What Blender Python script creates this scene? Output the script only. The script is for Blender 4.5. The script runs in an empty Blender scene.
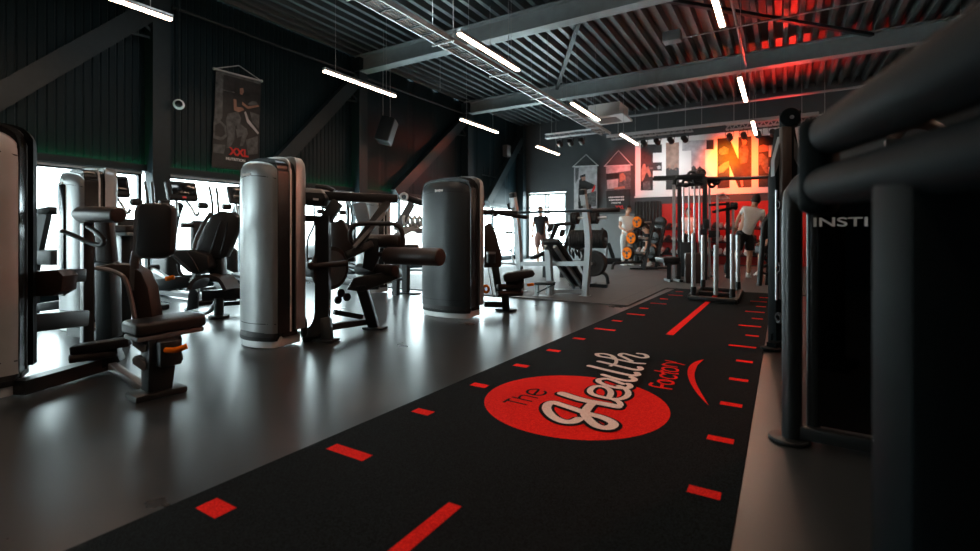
import bpy, bmesh, math, random
from mathutils import Vector, Matrix, Euler
random.seed(7)
SC = bpy.context.scene
COL = SC.collection
PI = math.pi
V = Vector

# ---------------------------------------------------------------- camera
EYE = 0.95
FPX, CX, HY = 481.0, 490.0, 235.0
YAW = math.atan(293 / FPX)
FW = V((-math.sin(YAW), math.cos(YAW), 0)); RT = V((math.cos(YAW), math.sin(YAW), 0))
cd = bpy.data.cameras.new('camera'); cam = bpy.data.objects.new('camera', cd); COL.objects.link(cam)
cam.location = (0, 0, EYE); cam.rotation_euler = (PI / 2, 0, YAW)
cd.sensor_width = 36; cd.lens = FPX / 980 * 36; cd.shift_y = -(275.5 - HY) / 980
cd.clip_start = 0.02; cd.clip_end = 200
cd.dof.use_dof = True; cd.dof.focus_distance = 4.3; cd.dof.aperture_fstop = 1.7
SC.camera = cam

# ---------------------------------------------------------------- world, exposure
SC.view_settings.view_transform = 'Standard'; SC.view_settings.look = 'None'
SC.view_settings.gamma = 1; SC.view_settings.use_curve_mapping = False
SC.view_settings.exposure = 1.15
w = bpy.data.worlds.new('sky'); SC.world = w; w.use_nodes = True
bg = w.node_tree.nodes['Background']
bg.inputs[0].default_value = (0.76, 0.96, 1.0, 1); bg.inputs[1].default_value = 10.0
SC.cycles.max_bounces = 8; SC.cycles.diffuse_bounces = 4; SC.cycles.glossy_bounces = 4
SC.cycles.transparent_max_bounces = 12; SC.cycles.sample_clamp_indirect = 4.0
SC.cycles.caustics_reflective = False; SC.cycles.caustics_refractive = False
SC.cycles.use_denoising = True

def light(name, kind, loc, target, color, power, **kw):
    l = bpy.data.lights.new(name, kind); l.color = color; l.energy = power
    for k, v in kw.items(): setattr(l, k, v)
    o = bpy.data.objects.new(name, l); COL.objects.link(o); o.location = loc
    d = V(target) - V(loc); o.rotation_euler = d.to_track_quat('-Z', 'Y').to_euler()
    return o
# daylight enters through the glazing of the left wall: portals only guide the sampling of the sky
for yc, ly in ((1.7, 4.0), (6.1, 4.0), (10.6, 4.0), (-2.6, 3.8), (14.9, 3.8)):
    p = light('window_portal', 'AREA', (-9.02, yc, 1.1), (0, yc, 1.1), (1, 1, 1), 1, shape='RECTANGLE', size=ly, size_y=1.7)
    p.data.cycles.is_portal = True

# ---------------------------------------------------------------- helpers
def at(u, v, d=None, x=None, y=None, z=None):
    """the point of the hall that lies at depth d, or on the plane x=, y= or z=, along a line of sight"""
    r = FW + RT * ((u - CX) / FPX) + V((0, 0, 1)) * ((HY - v) / FPX)
    if x is not None: t = x / r.x
    elif y is not None: t = y / r.y
    elif z is not None: t = (z - EYE) / r.z
    else: t = d
    return r * t + V((0, 0, EYE))

def smooth_path(pts, n=4, closed=False):
    P = [V(p) for p in pts]; out = []; m = len(P)
    rng = range(m if closed else m - 1)
    for i in rng:
        if closed: a, b, c, d = P[(i - 1) % m], P[i], P[(i + 1) % m], P[(i + 2) % m]
        else: a, b, c, d = P[max(i - 1, 0)], P[i], P[i + 1], P[min(i + 2, m - 1)]
        for k in range(n):
            t = k / n; t2 = t * t; t3 = t2 * t
            out.append(0.5 * ((2 * b) + (c - a) * t + (2 * a - 5 * b + 4 * c - d) * t2 + (3 * b - a - 3 * c + d) * t3))
    if not closed: out.append(P[-1])
    return out

class MB:
    def __init__(s): s.bm = bmesh.new()
    def _merge(s, b, M=None):
        me = bpy.data.meshes.new('t'); b.to_mesh(me); b.free()
        if M is not None: me.transform(M)
        s.bm.from_mesh(me); bpy.data.meshes.remove(me); return s
    def box(s, c, size, rot=(0, 0, 0), bev=0.0, seg=2):
        b = bmesh.new(); bmesh.ops.create_cube(b, size=1)
        bmesh.ops.scale(b, vec=size, verts=b.verts)
        if bev > 0: bmesh.ops.bevel(b, geom=b.edges[:], offset=bev, segments=seg, affect='EDGES', profile=0.5)
        return s._merge(b, Matrix.Translation(V(c)) @ Euler(rot).to_matrix().to_4x4())
    def frame(s, a, b, up=(0, 0, 1)):
        a, b = V(a), V(b); z = (b - a); L = z.length; z = z / L
        u = V(up)
        if abs(z.dot(u)) > 0.98: u = V((0, 1, 0))
        x = u.cross(z).normalized(); y = z.cross(x)
        M = Matrix((x, y, z)).transposed().to_4x4(); M.translation = (a + b) / 2
        return M, L
    def bar(s, a, b, w, h=None, bev=0.0, up=(0, 0, 1), seg=2, taper=1.0):
        M, L = s.frame(a, b, up); h = h or w
        q = bmesh.new(); bmesh.ops.create_cube(q, size=1); bmesh.ops.scale(q, vec=(w, h, L), verts=q.verts)
        if taper != 1:
            for v in q.verts:
                if v.co.z > 0: v.co.x *= taper; v.co.y *= taper
        if bev > 0: bmesh.ops.bevel(q, geom=q.edges[:], offset=bev, segments=seg, affect='EDGES', profile=0.5)
        return s._merge(q, M)
    def cyl(s, a, b, r, r2=None, n=20, bev=0.0):
        M, L = s.frame(a, b)
        q = bmesh.new(); bmesh.ops.create_cone(q, cap_ends=True, segments=n, radius1=r, radius2=r if r2 is None else r2, depth=L)
        if bev > 0:
            ed = [e for e in q.edges if abs(e.verts[0].co.z - e.verts[1].co.z) < 1e-6]
            bmesh.ops.bevel(q, geom=ed, offset=bev, segments=3, affect='EDGES', profile=0.5)
        return s._merge(q, M)
    def tube(s, pts, r, n=10, sm=0, closed=False, rr=None):
        P = smooth_path(pts, sm, closed) if sm else [V(p) for p in pts]
        m = len(P); q = s.bm; rings = []
        prev = None
        for i in range(m):
            if closed: t = P[(i + 1) % m] - P[i - 1]
            else: t = P[min(i + 1, m - 1)] - P[max(i - 1, 0)]
            t.normalize()
            if prev is None:
                u = V((0, 0, 1)) if abs(t.z) < 0.9 else V((1, 0, 0))
            else: u = prev
            x = u - t * u.dot(t); x.normalize(); y = t.cross(x); prev = x
            k = 1.0
            if 0 < i < m - 1 and not closed:
                d1 = (P[i] - P[i - 1]).normalized(); k = 1 / max(0.5, t.dot(d1))
            ra = (rr[0] + (rr[1] - rr[0]) * i / (m - 1)) if rr else r
            rings.append([q.verts.new(P[i] + (x * math.cos(2 * PI * j / n) + y * math.sin(2 * PI * j / n)) * ra) for j in range(n)])
        for i in range(m if closed else m - 1):
            A, B = rings[i], rings[(i + 1) % m]
            for j in range(n): q.faces.new((A[j], A[(j + 1) % n], B[(j + 1) % n], B[j]))
        if not closed:
            q.faces.new(rings[0][::-1]); q.faces.new(rings[-1])
        return s
    def beam(s, pts, w, h, sm=0, side=None):
        """rectangular section swept along a path; side = the axis of the width"""
        P = smooth_path(pts, sm) if sm else [V(p) for p in pts]
        q = s.bm; m = len(P); rings = []
        for i in range(m):
            t = (P[min(i + 1, m - 1)] - P[max(i - 1, 0)]).normalized()
            if side is not None: x = V(side) - t * V(side).dot(t)
            else: x = V((0, 0, 1)).cross(t)
            x.normalize(); y = t.cross(x)
            rings.append([q.verts.new(P[i] + x * (a * w / 2) + y * (b * h / 2)) for a, b in ((1, 1), (-1, 1), (-1, -1), (1, -1))])
        for i in range(m - 1):
            for j in range(4): q.faces.new((rings[i][j], rings[i][(j + 1) % 4], rings[i + 1][(j + 1) % 4], rings[i + 1][j]))
        q.faces.new(rings[0][::-1]); q.faces.new(rings[-1]); return s
    def prism(s, poly, M, depth, bev=0.0):
        """polygon in local xy, extruded along local z from 0 to depth"""
        q = bmesh.new(); vs = [q.verts.new((x, y, 0)) for x, y in poly]
        f = q.faces.new(vs); r = bmesh.ops.extrude_face_region(q, geom=[f])
        bmesh.ops.translate(q, vec=(0, 0, depth), verts=[g for g in r['geom'] if isinstance(g, bmesh.types.BMVert)])
        bmesh.ops.recalc_face_normals(q, faces=q.faces[:])
        if bev > 0:
            ed = [e for e in q.edges if len(e.link_faces) == 2 and e.calc_face_angle(0) > 1.0]
            bmesh.ops.bevel(q, geom=ed, offset=bev, segments=2, affect='EDGES', profile=0.5)
        return s._merge(q, M)
    def ball(s, c, r, sc=(1, 1, 1), rot=(0, 0, 0), n=14):
        q = bmesh.new(); bmesh.ops.create_uvsphere(q, u_segments=n, v_segments=max(6, n // 2 + 2), radius=r)
        bmesh.ops.scale(q, vec=sc, verts=q.verts)
        return s._merge(q, Matrix.Translation(V(c)) @ Euler(rot).to_matrix().to_4x4())
    def torus(s, c, axis, R, r, n=24, k=8, a0=0, a1=2 * PI):
        a = V(axis).normalized(); u = V((0, 0, 1)) if abs(a.z) < .9 else V((1, 0, 0))
        x = u.cross(a).normalized(); y = a.cross(x); full = abs(a1 - a0) > 6.28
        pts = [V(c) + (x * math.cos(a0 + (a1 - a0) * i / n) + y * math.sin(a0 + (a1 - a0) * i / n)) * R for i in range(n if full else n + 1)]
        return s.tube(pts, r, k, closed=full)
    def quad(s, *p):
        s.bm.faces.new([s.bm.verts.new(V(q)) for q in p]); return s
    def plate(s, pts, d, th, bev=0.0):
        """upright slab facing the hall entrance, outline given as sight lines at depth d, th thick"""
        M_ = Matrix((RT, V((0, 0, 1)), FW)).transposed().to_4x4(); M_.translation = V((0, 0, EYE)) + FW * d
        return s.prism([((u - CX) / FPX * d, (HY - v) / FPX * d) for u, v in pts], M_, th, bev)
    def ribbon(s, pts, wd, zz, sm=5, ends=True):
        """flat stroke of width wd on the ground"""
        P = smooth_path([(p[0], p[1], 0) for p in pts], sm) if sm and len(pts) > 2 else [V((p[0], p[1], 0)) for p in pts]
        q = s.bm; L = []; R = []
        for i in range(len(P)):
            t = (P[min(i + 1, len(P) - 1)] - P[max(i - 1, 0)]); t.normalize(); nrm = V((-t.y, t.x, 0)) * wd / 2
            zi = V((0, 0, zz + i * 1.5e-5))
            L.append(q.verts.new(P[i] + nrm + zi)); R.append(q.verts.new(P[i] - nrm + zi))
        for i in range(len(P) - 1):
            q.faces.new((R[i], R[i + 1], L[i + 1], L[i]))
        if ends:
            for p, dz in ((P[0], -6e-5), (P[-1], len(P) * 1.5e-5 + 6e-5)):
                q.faces.new([q.verts.new(p + V((math.cos(a) * wd / 2, math.sin(a) * wd / 2, zz + dz))) for a in [2 * PI * k / 14 for k in range(14)]])
        return s
    def build(s, name, mat, parent=None, sm=38, smooth=True):
        bmesh.ops.recalc_face_normals(s.bm, faces=s.bm.faces[:]) if not getattr(s, 'keep', False) else None
        me = bpy.data.meshes.new(name); s.bm.to_mesh(me); s.bm.free()
        if parent is not None: me.transform(world(parent).inverted())
        me.materials.append(mat)
        if smooth:
            me.shade_smooth(); me.set_sharp_from_angle(angle=math.radians(sm))
        o = bpy.data.objects.new(name, me); COL.objects.link(o)
        if parent is not None: o.parent = parent
        return o

def world(o):
    M = Matrix.Translation(o.location) @ o.rotation_euler.to_matrix().to_4x4() @ Matrix.Diagonal(o.scale).to_4x4()
    return world(o.parent) @ M if o.parent else M

def tag(o, label=None, cat=None, group=None, kind=None):
    if label: o['label'] = label
    if cat: o['category'] = cat
    if group: o['group'] = group
    if kind: o['kind'] = kind
    return o
def thing(name, label, cat, loc=(0, 0, 0), rz=0.0, group=None):
    o = bpy.data.objects.new(name, None); COL.objects.link(o); o.empty_display_size = 0.1
    o.location = loc; o.rotation_euler = (0, 0, rz)
    return tag(o, label, cat, group)
def dup(root, loc, rz=None, label=None, scale=None):
    r = root.copy(); COL.objects.link(r); r.location = loc
    if rz is not None: r.rotation_euler = (0, 0, rz)
    if scale: r.scale = scale
    if label: r['label'] = label
    for ch in root.children:
        c = ch.copy(); COL.objects.link(c); c.parent = r
        for g in ch.children:
            d = g.copy(); COL.objects.link(d); d.parent = c
    return r
def struct(mb, name, mat, label, cat=None, **kw):
    return tag(mb.build(name, mat, **kw), label, cat or name.split('_')[0], None, 'structure')

# ---------------------------------------------------------------- materials
def new_mat(name):
    m = bpy.data.materials.new(name); m.use_nodes = True
    return m, m.node_tree, m.node_tree.nodes['Principled BSDF']
def mat(name, col, rough=0.5, metal=0.0, spec=0.5, noise=0.0, scale=30, bump=0.0, rnoise=0.0, coat=0.0):
    m, nt, b = new_mat(name)
    b.inputs['Base Color'].default_value = (*col, 1); b.inputs['Roughness'].default_value = rough
    b.inputs['Metallic'].default_value = metal; b.inputs['Specular IOR Level'].default_value = spec
    if coat: b.inputs['Coat Weight'].default_value = coat; b.inputs['Coat Roughness'].default_value = 0.1
    if noise or bump or rnoise:
        tc = nt.nodes.new('ShaderNodeTexCoord'); nz = nt.nodes.new('ShaderNodeTexNoise')
        nz.inputs['Scale'].default_value = scale; nz.inputs['Detail'].default_value = 4
        nt.links.new(tc.outputs['Object'], nz.inputs['Vector'])
        if noise:
            r = nt.nodes.new('ShaderNodeMapRange'); r.inputs['From Min'].default_value = .25; r.inputs['From Max'].default_value = .75
            r.inputs['To Min'].default_value = 1 - noise; r.inputs['To Max'].default_value = 1 + noise
            mx = nt.nodes.new('ShaderNodeVectorMath'); mx.operation = 'SCALE'; mx.inputs[0].default_value = col
            nt.links.new(nz.outputs['Fac'], r.inputs['Value']); nt.links.new(r.outputs[0], mx.inputs['Scale'])
            nt.links.new(mx.outputs[0], b.inputs['Base Color'])
        if rnoise:
            r = nt.nodes.new('ShaderNodeMapRange'); r.inputs['From Min'].default_value = .3; r.inputs['From Max'].default_value = .7
            r.inputs['To Min'].default_value = max(0.02, rough - rnoise); r.inputs['To Max'].default_value = rough + rnoise
            nt.links.new(nz.outputs['Fac'], r.inputs['Value']); nt.links.new(r.outputs[0], b.inputs['Roughness'])
        if bump:
            bp = nt.nodes.new('ShaderNodeBump'); bp.inputs['Strength'].default_value = bump; bp.inputs['Distance'].default_value = 0.01
            nt.links.new(nz.outputs['Fac'], bp.inputs['Height']); nt.links.new(bp.outputs[0], b.inputs['Normal'])
    return m
def emit(name, col, st):
    m, nt, b = new_mat(name)
    b.inputs['Base Color'].default_value = (*col, 1); b.inputs['Emission Color'].default_value = (*col, 1)
    b.inputs['Emission Strength'].default_value = st; return m

M = {}
M['black_metal'] = mat('black_powder_coat', (0.005, 0.0082, 0.0092), 0.40, 0, 0.5, 0.15, 200)
M['near_black'] = mat('matt_black_coat', (0.004, 0.007, 0.008), 0.6, 0, 0.06)
M['black_gloss'] = mat('black_gloss_paint', (0.01, 0.012, 0.013), 0.22, 0, 0.5)
M['dark_plastic'] = mat('dark_plastic', (0.007, 0.008, 0.009), 0.5, 0, 0.35, 0.1, 300)
M['grey_metal'] = mat('grey_painted_metal', (0.16, 0.165, 0.17), 0.4, 0.3, 0.5, 0.08, 60)
M['silver'] = mat('silver_paint', (0.44, 0.46, 0.47), 0.36, 0.75, 0.5, 0.05, 40)
M['silver_cover'] = mat('satin_silver_cover', (0.30, 0.31, 0.31), 0.36, 0.60, 0.5, 0.05, 8)
M['silver_lit'] = mat('lit_silver_cover', (0.46, 0.47, 0.47), 0.45, 0.15, 0.5, 0.05, 8)  # silver cover lightened in colour to stand in for light on the left tower
M['charcoal_cover'] = mat('charcoal_cover', (0.018, 0.022, 0.024), 0.36, 0.2, 0.5, 0.08, 8)
M['white_trim'] = mat('pale_trim', (0.62, 0.64, 0.64), 0.4, 0.2)
M['chrome'] = mat('brushed_steel', (0.58, 0.58, 0.58), 0.38, 0.85)
M['leather'] = mat('black_upholstery', (0.011, 0.011, 0.0115), 0.44, 0, 0.5, 0.15, 90, 0.08)
M['brown_leather'] = mat('dark_brown_upholstery', (0.026, 0.014, 0.010), 0.44, 0, 0.5, 0.15, 90, 0.08)
M['foam'] = mat('black_foam_roller', (0.014, 0.012, 0.011), 0.5, 0, 0.45, 0.15, 250, 0.1)
M['rubber'] = mat('black_rubber', (0.012, 0.012, 0.012), 0.6)
M['orange'] = mat('orange_plastic', (0.85, 0.17, 0.004), 0.7, 0, 0.05)
M['white'] = mat('white_paint', (0.78, 0.78, 0.78), 0.45)
M['red_plastic'] = mat('red_plastic', (0.7, 0.03, 0.02), 0.45)
M['screen'] = mat('black_screen', (0.006, 0.007, 0.008), 0.12)
M['wall_dark'] = mat('dark_steel_cladding', (0.006, 0.0165, 0.022), 0.42, 0.1, 0.12, 0.1, 3)
M['wall_back'] = mat('grey_plaster', (0.068, 0.078, 0.082), 0.75, 0, 0.3, 0.06, 3)
M['wall_pale'] = mat('pale_grey_plaster', (0.18, 0.195, 0.20), 0.8, 0, 0.3, 0.06, 3)
M['wall_red'] = mat('red_paint', (0.42, 0.018, 0.012), 0.6, 0, 0.4, 0.06, 3)
M['steel_dark'] = mat('dark_grey_steel', (0.014, 0.025, 0.030), 0.42, 0.1, 0.25, 0.1, 12)
M['beam_grey'] = mat('grey_beam_paint', (0.28, 0.32, 0.33), 0.5, 0.1, 0.5, 0.1, 6)
M['deck'] = mat('roof_deck_steel', (0.10, 0.125, 0.133), 0.42, 0.3, 0.5, 0.1, 6)
M['galv'] = mat('galvanised_steel', (0.42, 0.43, 0.44), 0.38, 0.7, 0.5, 0.1, 30)
M['skin'] = mat('skin', (0.55, 0.30, 0.20), 0.5, 0, 0.4, 0.06, 20)
M['hair'] = mat('dark_brown_hair', (0.02, 0.013, 0.009), 0.55, 0, 0.4, 0.3, 150)
M['white_shirt'] = mat('white_cotton', (0.84, 0.83, 0.81), 0.8, 0, 0.2, 0.05, 30, 0.15)
M['black_shirt'] = mat('black_cotton', (0.018, 0.019, 0.021), 0.8, 0, 0.2, 0.1, 60)
M['black_shorts'] = mat('black_shorts_fabric', (0.012, 0.013, 0.014), 0.7, 0, 0.3)
M['brown_shorts'] = mat('faded_red_shorts', (0.22, 0.12, 0.10), 0.8, 0, 0.2, 0.15, 25)
M['grey_trousers'] = mat('pale_trousers', (0.55, 0.55, 0.54), 0.8, 0, 0.2, 0.1, 25)
M['shoe'] = mat('white_shoe', (0.75, 0.75, 0.74), 0.5)
M['ink_red'] = mat('red_print', (0.75, 0.025, 0.02), 0.6)
M['ink_white'] = mat('white_print', (0.8, 0.8, 0.8), 0.6)
M['print_dark'] = mat('dark_photo_print', (0.010, 0.012, 0.013), 0.5, 0, 0.4, 0.8, 9)
M['print_mid'] = mat('grey_photo_print', (0.075, 0.082, 0.085), 0.5, 0, 0.4, 0.7, 12)
M['print_pale'] = mat('pale_photo_print', (0.42, 0.42, 0.44), 0.5, 0, 0.4, 0.4, 5)
M['print_skin'] = mat('skin_tone_print', (0.34, 0.17, 0.12), 0.5, 0, 0.4, 0.3, 9)
M['print_brown'] = mat('brick_tone_print', (0.27, 0.17, 0.13), 0.5, 0, 0.4, 0.4, 6)
M['lamp'] = emit('lamp_diffuser', (1.0, 0.68, 0.49), 21.0)
M['lamp_red'] = emit('red_lamp_lens', (1.0, 0.10, 0.02), 30)
M['lamp_amber'] = emit('amber_lamp_lens', (1.0, 0.32, 0.03), 60)
M['led_green'] = emit('green_led', (0.05, 1.0, 0.30), 7)
M['skylight'] = emit('lit_panel', (0.85, 0.95, 1.0), 7)

# floor: dark vinyl with a satin sheen
def floor_mat():
    m, nt, b = new_mat('dark_vinyl_floor'); N = nt.nodes; L = nt.links
    tc = N.new('ShaderNodeTexCoord')
    n1 = N.new('ShaderNodeTexNoise'); n1.inputs['Scale'].default_value = 1.3; n1.inputs['Detail'].default_value = 5
    n2 = N.new('ShaderNodeTexNoise'); n2.inputs['Scale'].default_value = 220; n2.inputs['Detail'].default_value = 2
    for n in (n1, n2): L.new(tc.outputs['Object'], n.inputs['Vector'])
    r = N.new('ShaderNodeMapRange'); r.inputs['From Min'].default_value = .3; r.inputs['From Max'].default_value = .7
    r.inputs['To Min'].default_value = .27; r.inputs['To Max'].default_value = .31
    L.new(n1.outputs['Fac'], r.inputs['Value']); L.new(r.outputs[0], b.inputs['Roughness'])
    c = N.new('ShaderNodeValToRGB'); e = c.color_ramp.elements
    e[0].color = (0.020, 0.0240, 0.0252, 1); e[1].color = (0.025, 0.0295, 0.031, 1); e[0].position = .3; e[1].position = .7
    L.new(n2.outputs['Fac'], c.inputs[0]); L.new(c.outputs[0], b.inputs['Base Color'])
    b.inputs['Specular IOR Level'].default_value = 0.8
    return m
def pile_mat(name, c0, c1, scale=150, lo=.42, hi=.62):
    m, nt, b = new_mat(name); N = nt.nodes; L = nt.links
    tc = N.new('ShaderNodeTexCoord'); n = N.new('ShaderNodeTexNoise'); n.inputs['Scale'].default_value = scale; n.inputs['Detail'].default_value = 3
    L.new(tc.outputs['Object'], n.inputs['Vector'])
    c = N.new('ShaderNodeValToRGB'); e = c.color_ramp.elements
    e[0].position = lo; e[1].position = hi; e[0].color = (*c0, 1); e[1].color = (*c1, 1)
    L.new(n.outputs['Fac'], c.inputs[0]); L.new(c.outputs[0], b.inputs['Base Color'])
    bp = N.new('ShaderNodeBump'); bp.inputs['Strength'].default_value = .6; bp.inputs['Distance'].default_value = .006
    L.new(n.outputs['Fac'], bp.inputs['Height']); L.new(bp.outputs[0], b.inputs['Normal'])
    b.inputs['Roughness'].default_value = .9; b.inputs['Specular IOR Level'].default_value = .08
    return m
def tile_mat():
    m, nt, b = new_mat('rubber_floor_tiles'); N = nt.nodes; L = nt.links
    tc = N.new('ShaderNodeTexCoord'); br = N.new('ShaderNodeTexBrick'); br.offset = 0
    br.inputs['Scale'].default_value = 1; br.inputs['Brick Width'].default_value = 1; br.inputs['Row Height'].default_value = 1
    br.inputs['Mortar Size'].default_value = .007
    br.inputs['Color1'].default_value = (0.056, 0.055, 0.055, 1); br.inputs['Color2'].default_value = (0.072, 0.070, 0.069, 1); br.inputs['Mortar'].default_value = (0.015, 0.015, 0.015, 1)
    L.new(tc.outputs['Object'], br.inputs['Vector'])
    n = N.new('ShaderNodeTexNoise'); n.inputs['Scale'].default_value = 90; L.new(tc.outputs['Object'], n.inputs['Vector'])
    mx = N.new('ShaderNodeMix'); mx.data_type = 'RGBA'; mx.blend_type = 'OVERLAY'; mx.inputs['Factor'].default_value = .5
    L.new(br.outputs['Color'], mx.inputs['A']); L.new(n.outputs['Color'], mx.inputs['B']); L.new(mx.outputs['Result'], b.inputs['Base Color'])
    b.inputs['Roughness'].default_value = .62
    return m
def pane_mat(name, tint=(1, 1, 1), refl=0.06, rough=0.0):
    m = bpy.data.materials.new(name); m.use_nodes = True; nt = m.node_tree; nt.nodes.clear()
    o = nt.nodes.new('ShaderNodeOutputMaterial'); t = nt.nodes.new('ShaderNodeBsdfTransparent'); g = nt.nodes.new('ShaderNodeBsdfGlossy')
    t.inputs[0].default_value = (*tint, 1); g.inputs['Roughness'].default_value = rough
    mx = nt.nodes.new('ShaderNodeMixShader'); mx.inputs[0].default_value = refl
    nt.links.new(t.outputs[0], mx.inputs[1]); nt.links.new(g.outputs[0], mx.inputs[2]); nt.links.new(mx.outputs[0], o.inputs[0])
    return m
M['floor'] = floor_mat(); M['tiles'] = tile_mat()
M['turf'] = pile_mat('black_turf', (0.0006, 0.0011, 0.0013), (0.0095, 0.0145, 0.016), 160)
M['turf_red'] = pile_mat('red_turf', (0.66, 0.008, 0.008), (0.90, 0.028, 0.014), 160)
M['turf_white'] = pile_mat('cream_turf', (0.74, 0.60, 0.54), (0.88, 0.77, 0.71), 160)
M['turf_black'] = pile_mat('jet_turf', (0.004, 0.004, 0.005), (0.014, 0.014, 0.015), 160)
M['pane'] = pane_mat('window_glass', (1, 1, 1), .05)
M['smoke'] = pane_mat('smoked_acrylic', (0.10, 0.115, 0.12), .09, .03)
#---SHELL---
# ================================================================= the room
WX, BY = -8.9, 17.0          # left wall, back wall
RX, FY = 6.0, -5.0           # right wall, front wall behind the camera
WTOP = 1.98                  # head of the glazing

struct(MB().quad((WX - .2, FY, 0), (RX, FY, 0), (RX, BY + .2, 0), (WX - .2, BY + .2, 0)), 'floor', M['floor'], 'dark grey satin vinyl floor of the hall', smooth=False)
# rubber tiles of the free-weight zone (around the far half of the turf)
t = MB()
t.box(((WX - 1.76) / 2, (6.4 + BY) / 2, .008), (-1.76 - WX, BY - 6.4, .016))
t.box(((-1.76 + RX) / 2, (8.92 + BY) / 2, .008), (RX + 1.76, BY - 8.92, .016))
struct(t, 'floor', M['tiles'], 'black rubber tile flooring of the free weight area', smooth=False)

# left wall: ribbed cladding above the glazing
def ribbed(y0, y1, z0, z1, x, pitch, depth):
    b = MB(); q = b.bm; ys = []; y = y0
    while y < y1 - 1e-6:
        ys += [(y, 0), (min(y + pitch * .72, y1), 0), (min(y + pitch * .80, y1), -depth), (min(y + pitch * .92, y1), -depth)]
        y += pitch
    ys.append((y1, 0)); prev = None
    for yy, dx in ys:
        a = (q.verts.new((x + dx, yy, z0)), q.verts.new((x + dx, yy, z1)))
        if prev: q.faces.new((prev[0], a[0], a[1], prev[1]))
        prev = a
    return b
struct(ribbed(FY, 8.3, WTOP + .02, 5.45, WX, .105, .010), 'wall_left', M['wall_dark'], 'dark ribbed steel cladding above the left windows', smooth=False)
struct(ribbed(8.3, BY, WTOP + .02, 5.45, WX, 1.1, .010), 'wall_left', M['wall_dark'], 'dark flat cladding panels of the far left wall', smooth=False)
struct(MB().box((WX - .1, (FY + BY) / 2, .06), (.2, BY - FY, .12)), 'wall_left', M['wall_dark'], 'low dark sill under the left windows')
b = MB(); b.box((WX - .06, (FY + BY) / 2, WTOP + .03), (.24, BY - FY, .05)); b.box((WX + .07, (FY + BY) / 2, WTOP + .06), (.02, BY - FY, .11))
struct(b, 'trim_1', M['steel_dark'], 'dark steel lintel over the left windows', 'trim')
# back wall, right wall, front wall
b = MB(); b.box(((-7.0 + RX) / 2, BY + .1, 2.75), (RX + 7.0, .2, 5.5)); b.box((-7.8, BY + .1, 4.05), (1.6, .2, 2.9)); b.box((-8.85, BY + .1, 2.75), (.5, .2, 5.5))
struct(b, 'wall_back', M['wall_back'], 'dark grey end wall behind the weights', smooth=False)
struct(MB().box((-5.65, BY - .02, .85), (2.5, .04, 1.7)), 'wall_back', M['wall_pale'], 'paler grey lower part of the end wall', smooth=False)
b = MB(); b.box((-1.3, BY - .03, 1.0), (4.4, .06, 2.0))
struct(b, 'wall_back', M['wall_red'], 'red painted panel of the end wall under the mural', smooth=False)
struct(MB().box((RX + .1, (FY + BY) / 2, 2.75), (.2, BY - FY, 5.5)), 'wall_right', M['wall_dark'], 'dark right wall of the hall', smooth=False)
struct(MB().box(((WX + RX) / 2, FY - .1, 2.75), (RX - WX, .2, 5.5)), 'wall_front', M['wall_dark'], 'dark wall at the near end of the hall', smooth=False)

# roof deck: trapezoid ribs that run along the hall
b = MB(); q = b.bm; x = WX; pitch = .27; prev = None; zs = 5.28
def deck_pt(x, z):
    return (q.verts.new((x, FY, z)), q.verts.new((x, BY, z)))
while x < RX:
    for dx, z in ((0, zs), (.085, zs), (.115, zs + .15), (.24, zs + .15)):
        a = deck_pt(x + dx, z)
        if prev: q.faces.new((prev[0], a[0], a[1], prev[1]))
        prev = a
    x += pitch
struct(b, 'ceiling', M['deck'], 'dark trapezoid steel roof deck with long ribs', smooth=False)

# columns, beams and wall braces
def ibeam(b, a, c, w, h, tf=.03, tw=.02):
    a, c = V(a), V(c); d = (c - a).normalized(); up = V((0, 0, 1)); mid = V((0, 0, h / 2))
    for s_ in (-1, 1): b.bar(a + up * (s_ * (h / 2 - tf / 2)), c + up * (s_ * (h / 2 - tf / 2)), w, tf)
    b.bar(a, c, tw, h - 2 * tf)
cols = [-.5, 3.9, 8.3, 12.93, 16.75]
cl = ['in front of the far left window bay', 'right of the near ribbed bay', 'beside the hanging speaker', 'at the far end of the reddish wall panels', 'in the far left corner']
for y, l in zip(cols, cl):
    b = MB()
    for s_ in (-1, 1): b.box((WX + .14, y + s_ * .12, 2.6), (.26, .02, 5.2))
    b.box((WX + .14, y, 2.6), (.02, .22, 5.2)); b.box((WX + .275, y, 2.6), (.015, .26, 5.2))
    struct(b, 'column', M['steel_dark'], 'dark steel column on the left wall ' + l, smooth=False)
for y, l in ((3.9, 'nearest grey roof beam over the left windows'), (8.3, 'grey steel roof beam across the middle of the ceiling'), (12.93, 'far grey steel roof beam before the mural')):
    b = MB(); ibeam(b, (WX + .1, y, 5.05), (RX, y, 5.05), .26, .40)
    struct(b, 'beam', M['beam_grey'], l, smooth=False)
for y0, y1, l in ((1.35, 3.85, 'nearest diagonal brace on the left wall'), (5.75, 8.15, 'diagonal brace right of the cyclist banner'), (9.5, 12.75, 'diagonal brace behind the charcoal machine tower'), (14.1, 16.6, 'farthest diagonal brace by the corner')):
    b = MB(); a, c = V((WX + .16, y0, 2.05)), V((WX + .16, y1, 4.65))
    b.bar(a, c, .24, .2, up=(1, 0, 0)); b.bar(a + V((.11, 0, 0)), c + V((.11, 0, 0)), .28, .015, up=(1, 0, 0))
    n_ = V((0, (c - a).z, -(c - a).y)).normalized()
    b.bar(c + V((.02, -.25, -.28)) - n_ * .0, c + V((.02, .12, -.55)), .05, .05)
    b.bar(c + V((.02, -.45, -.55)), c + V((.02, .1, -.50)), .04, .04)
    struct(b, 'brace', M['steel_dark'], l, smooth=False)

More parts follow.
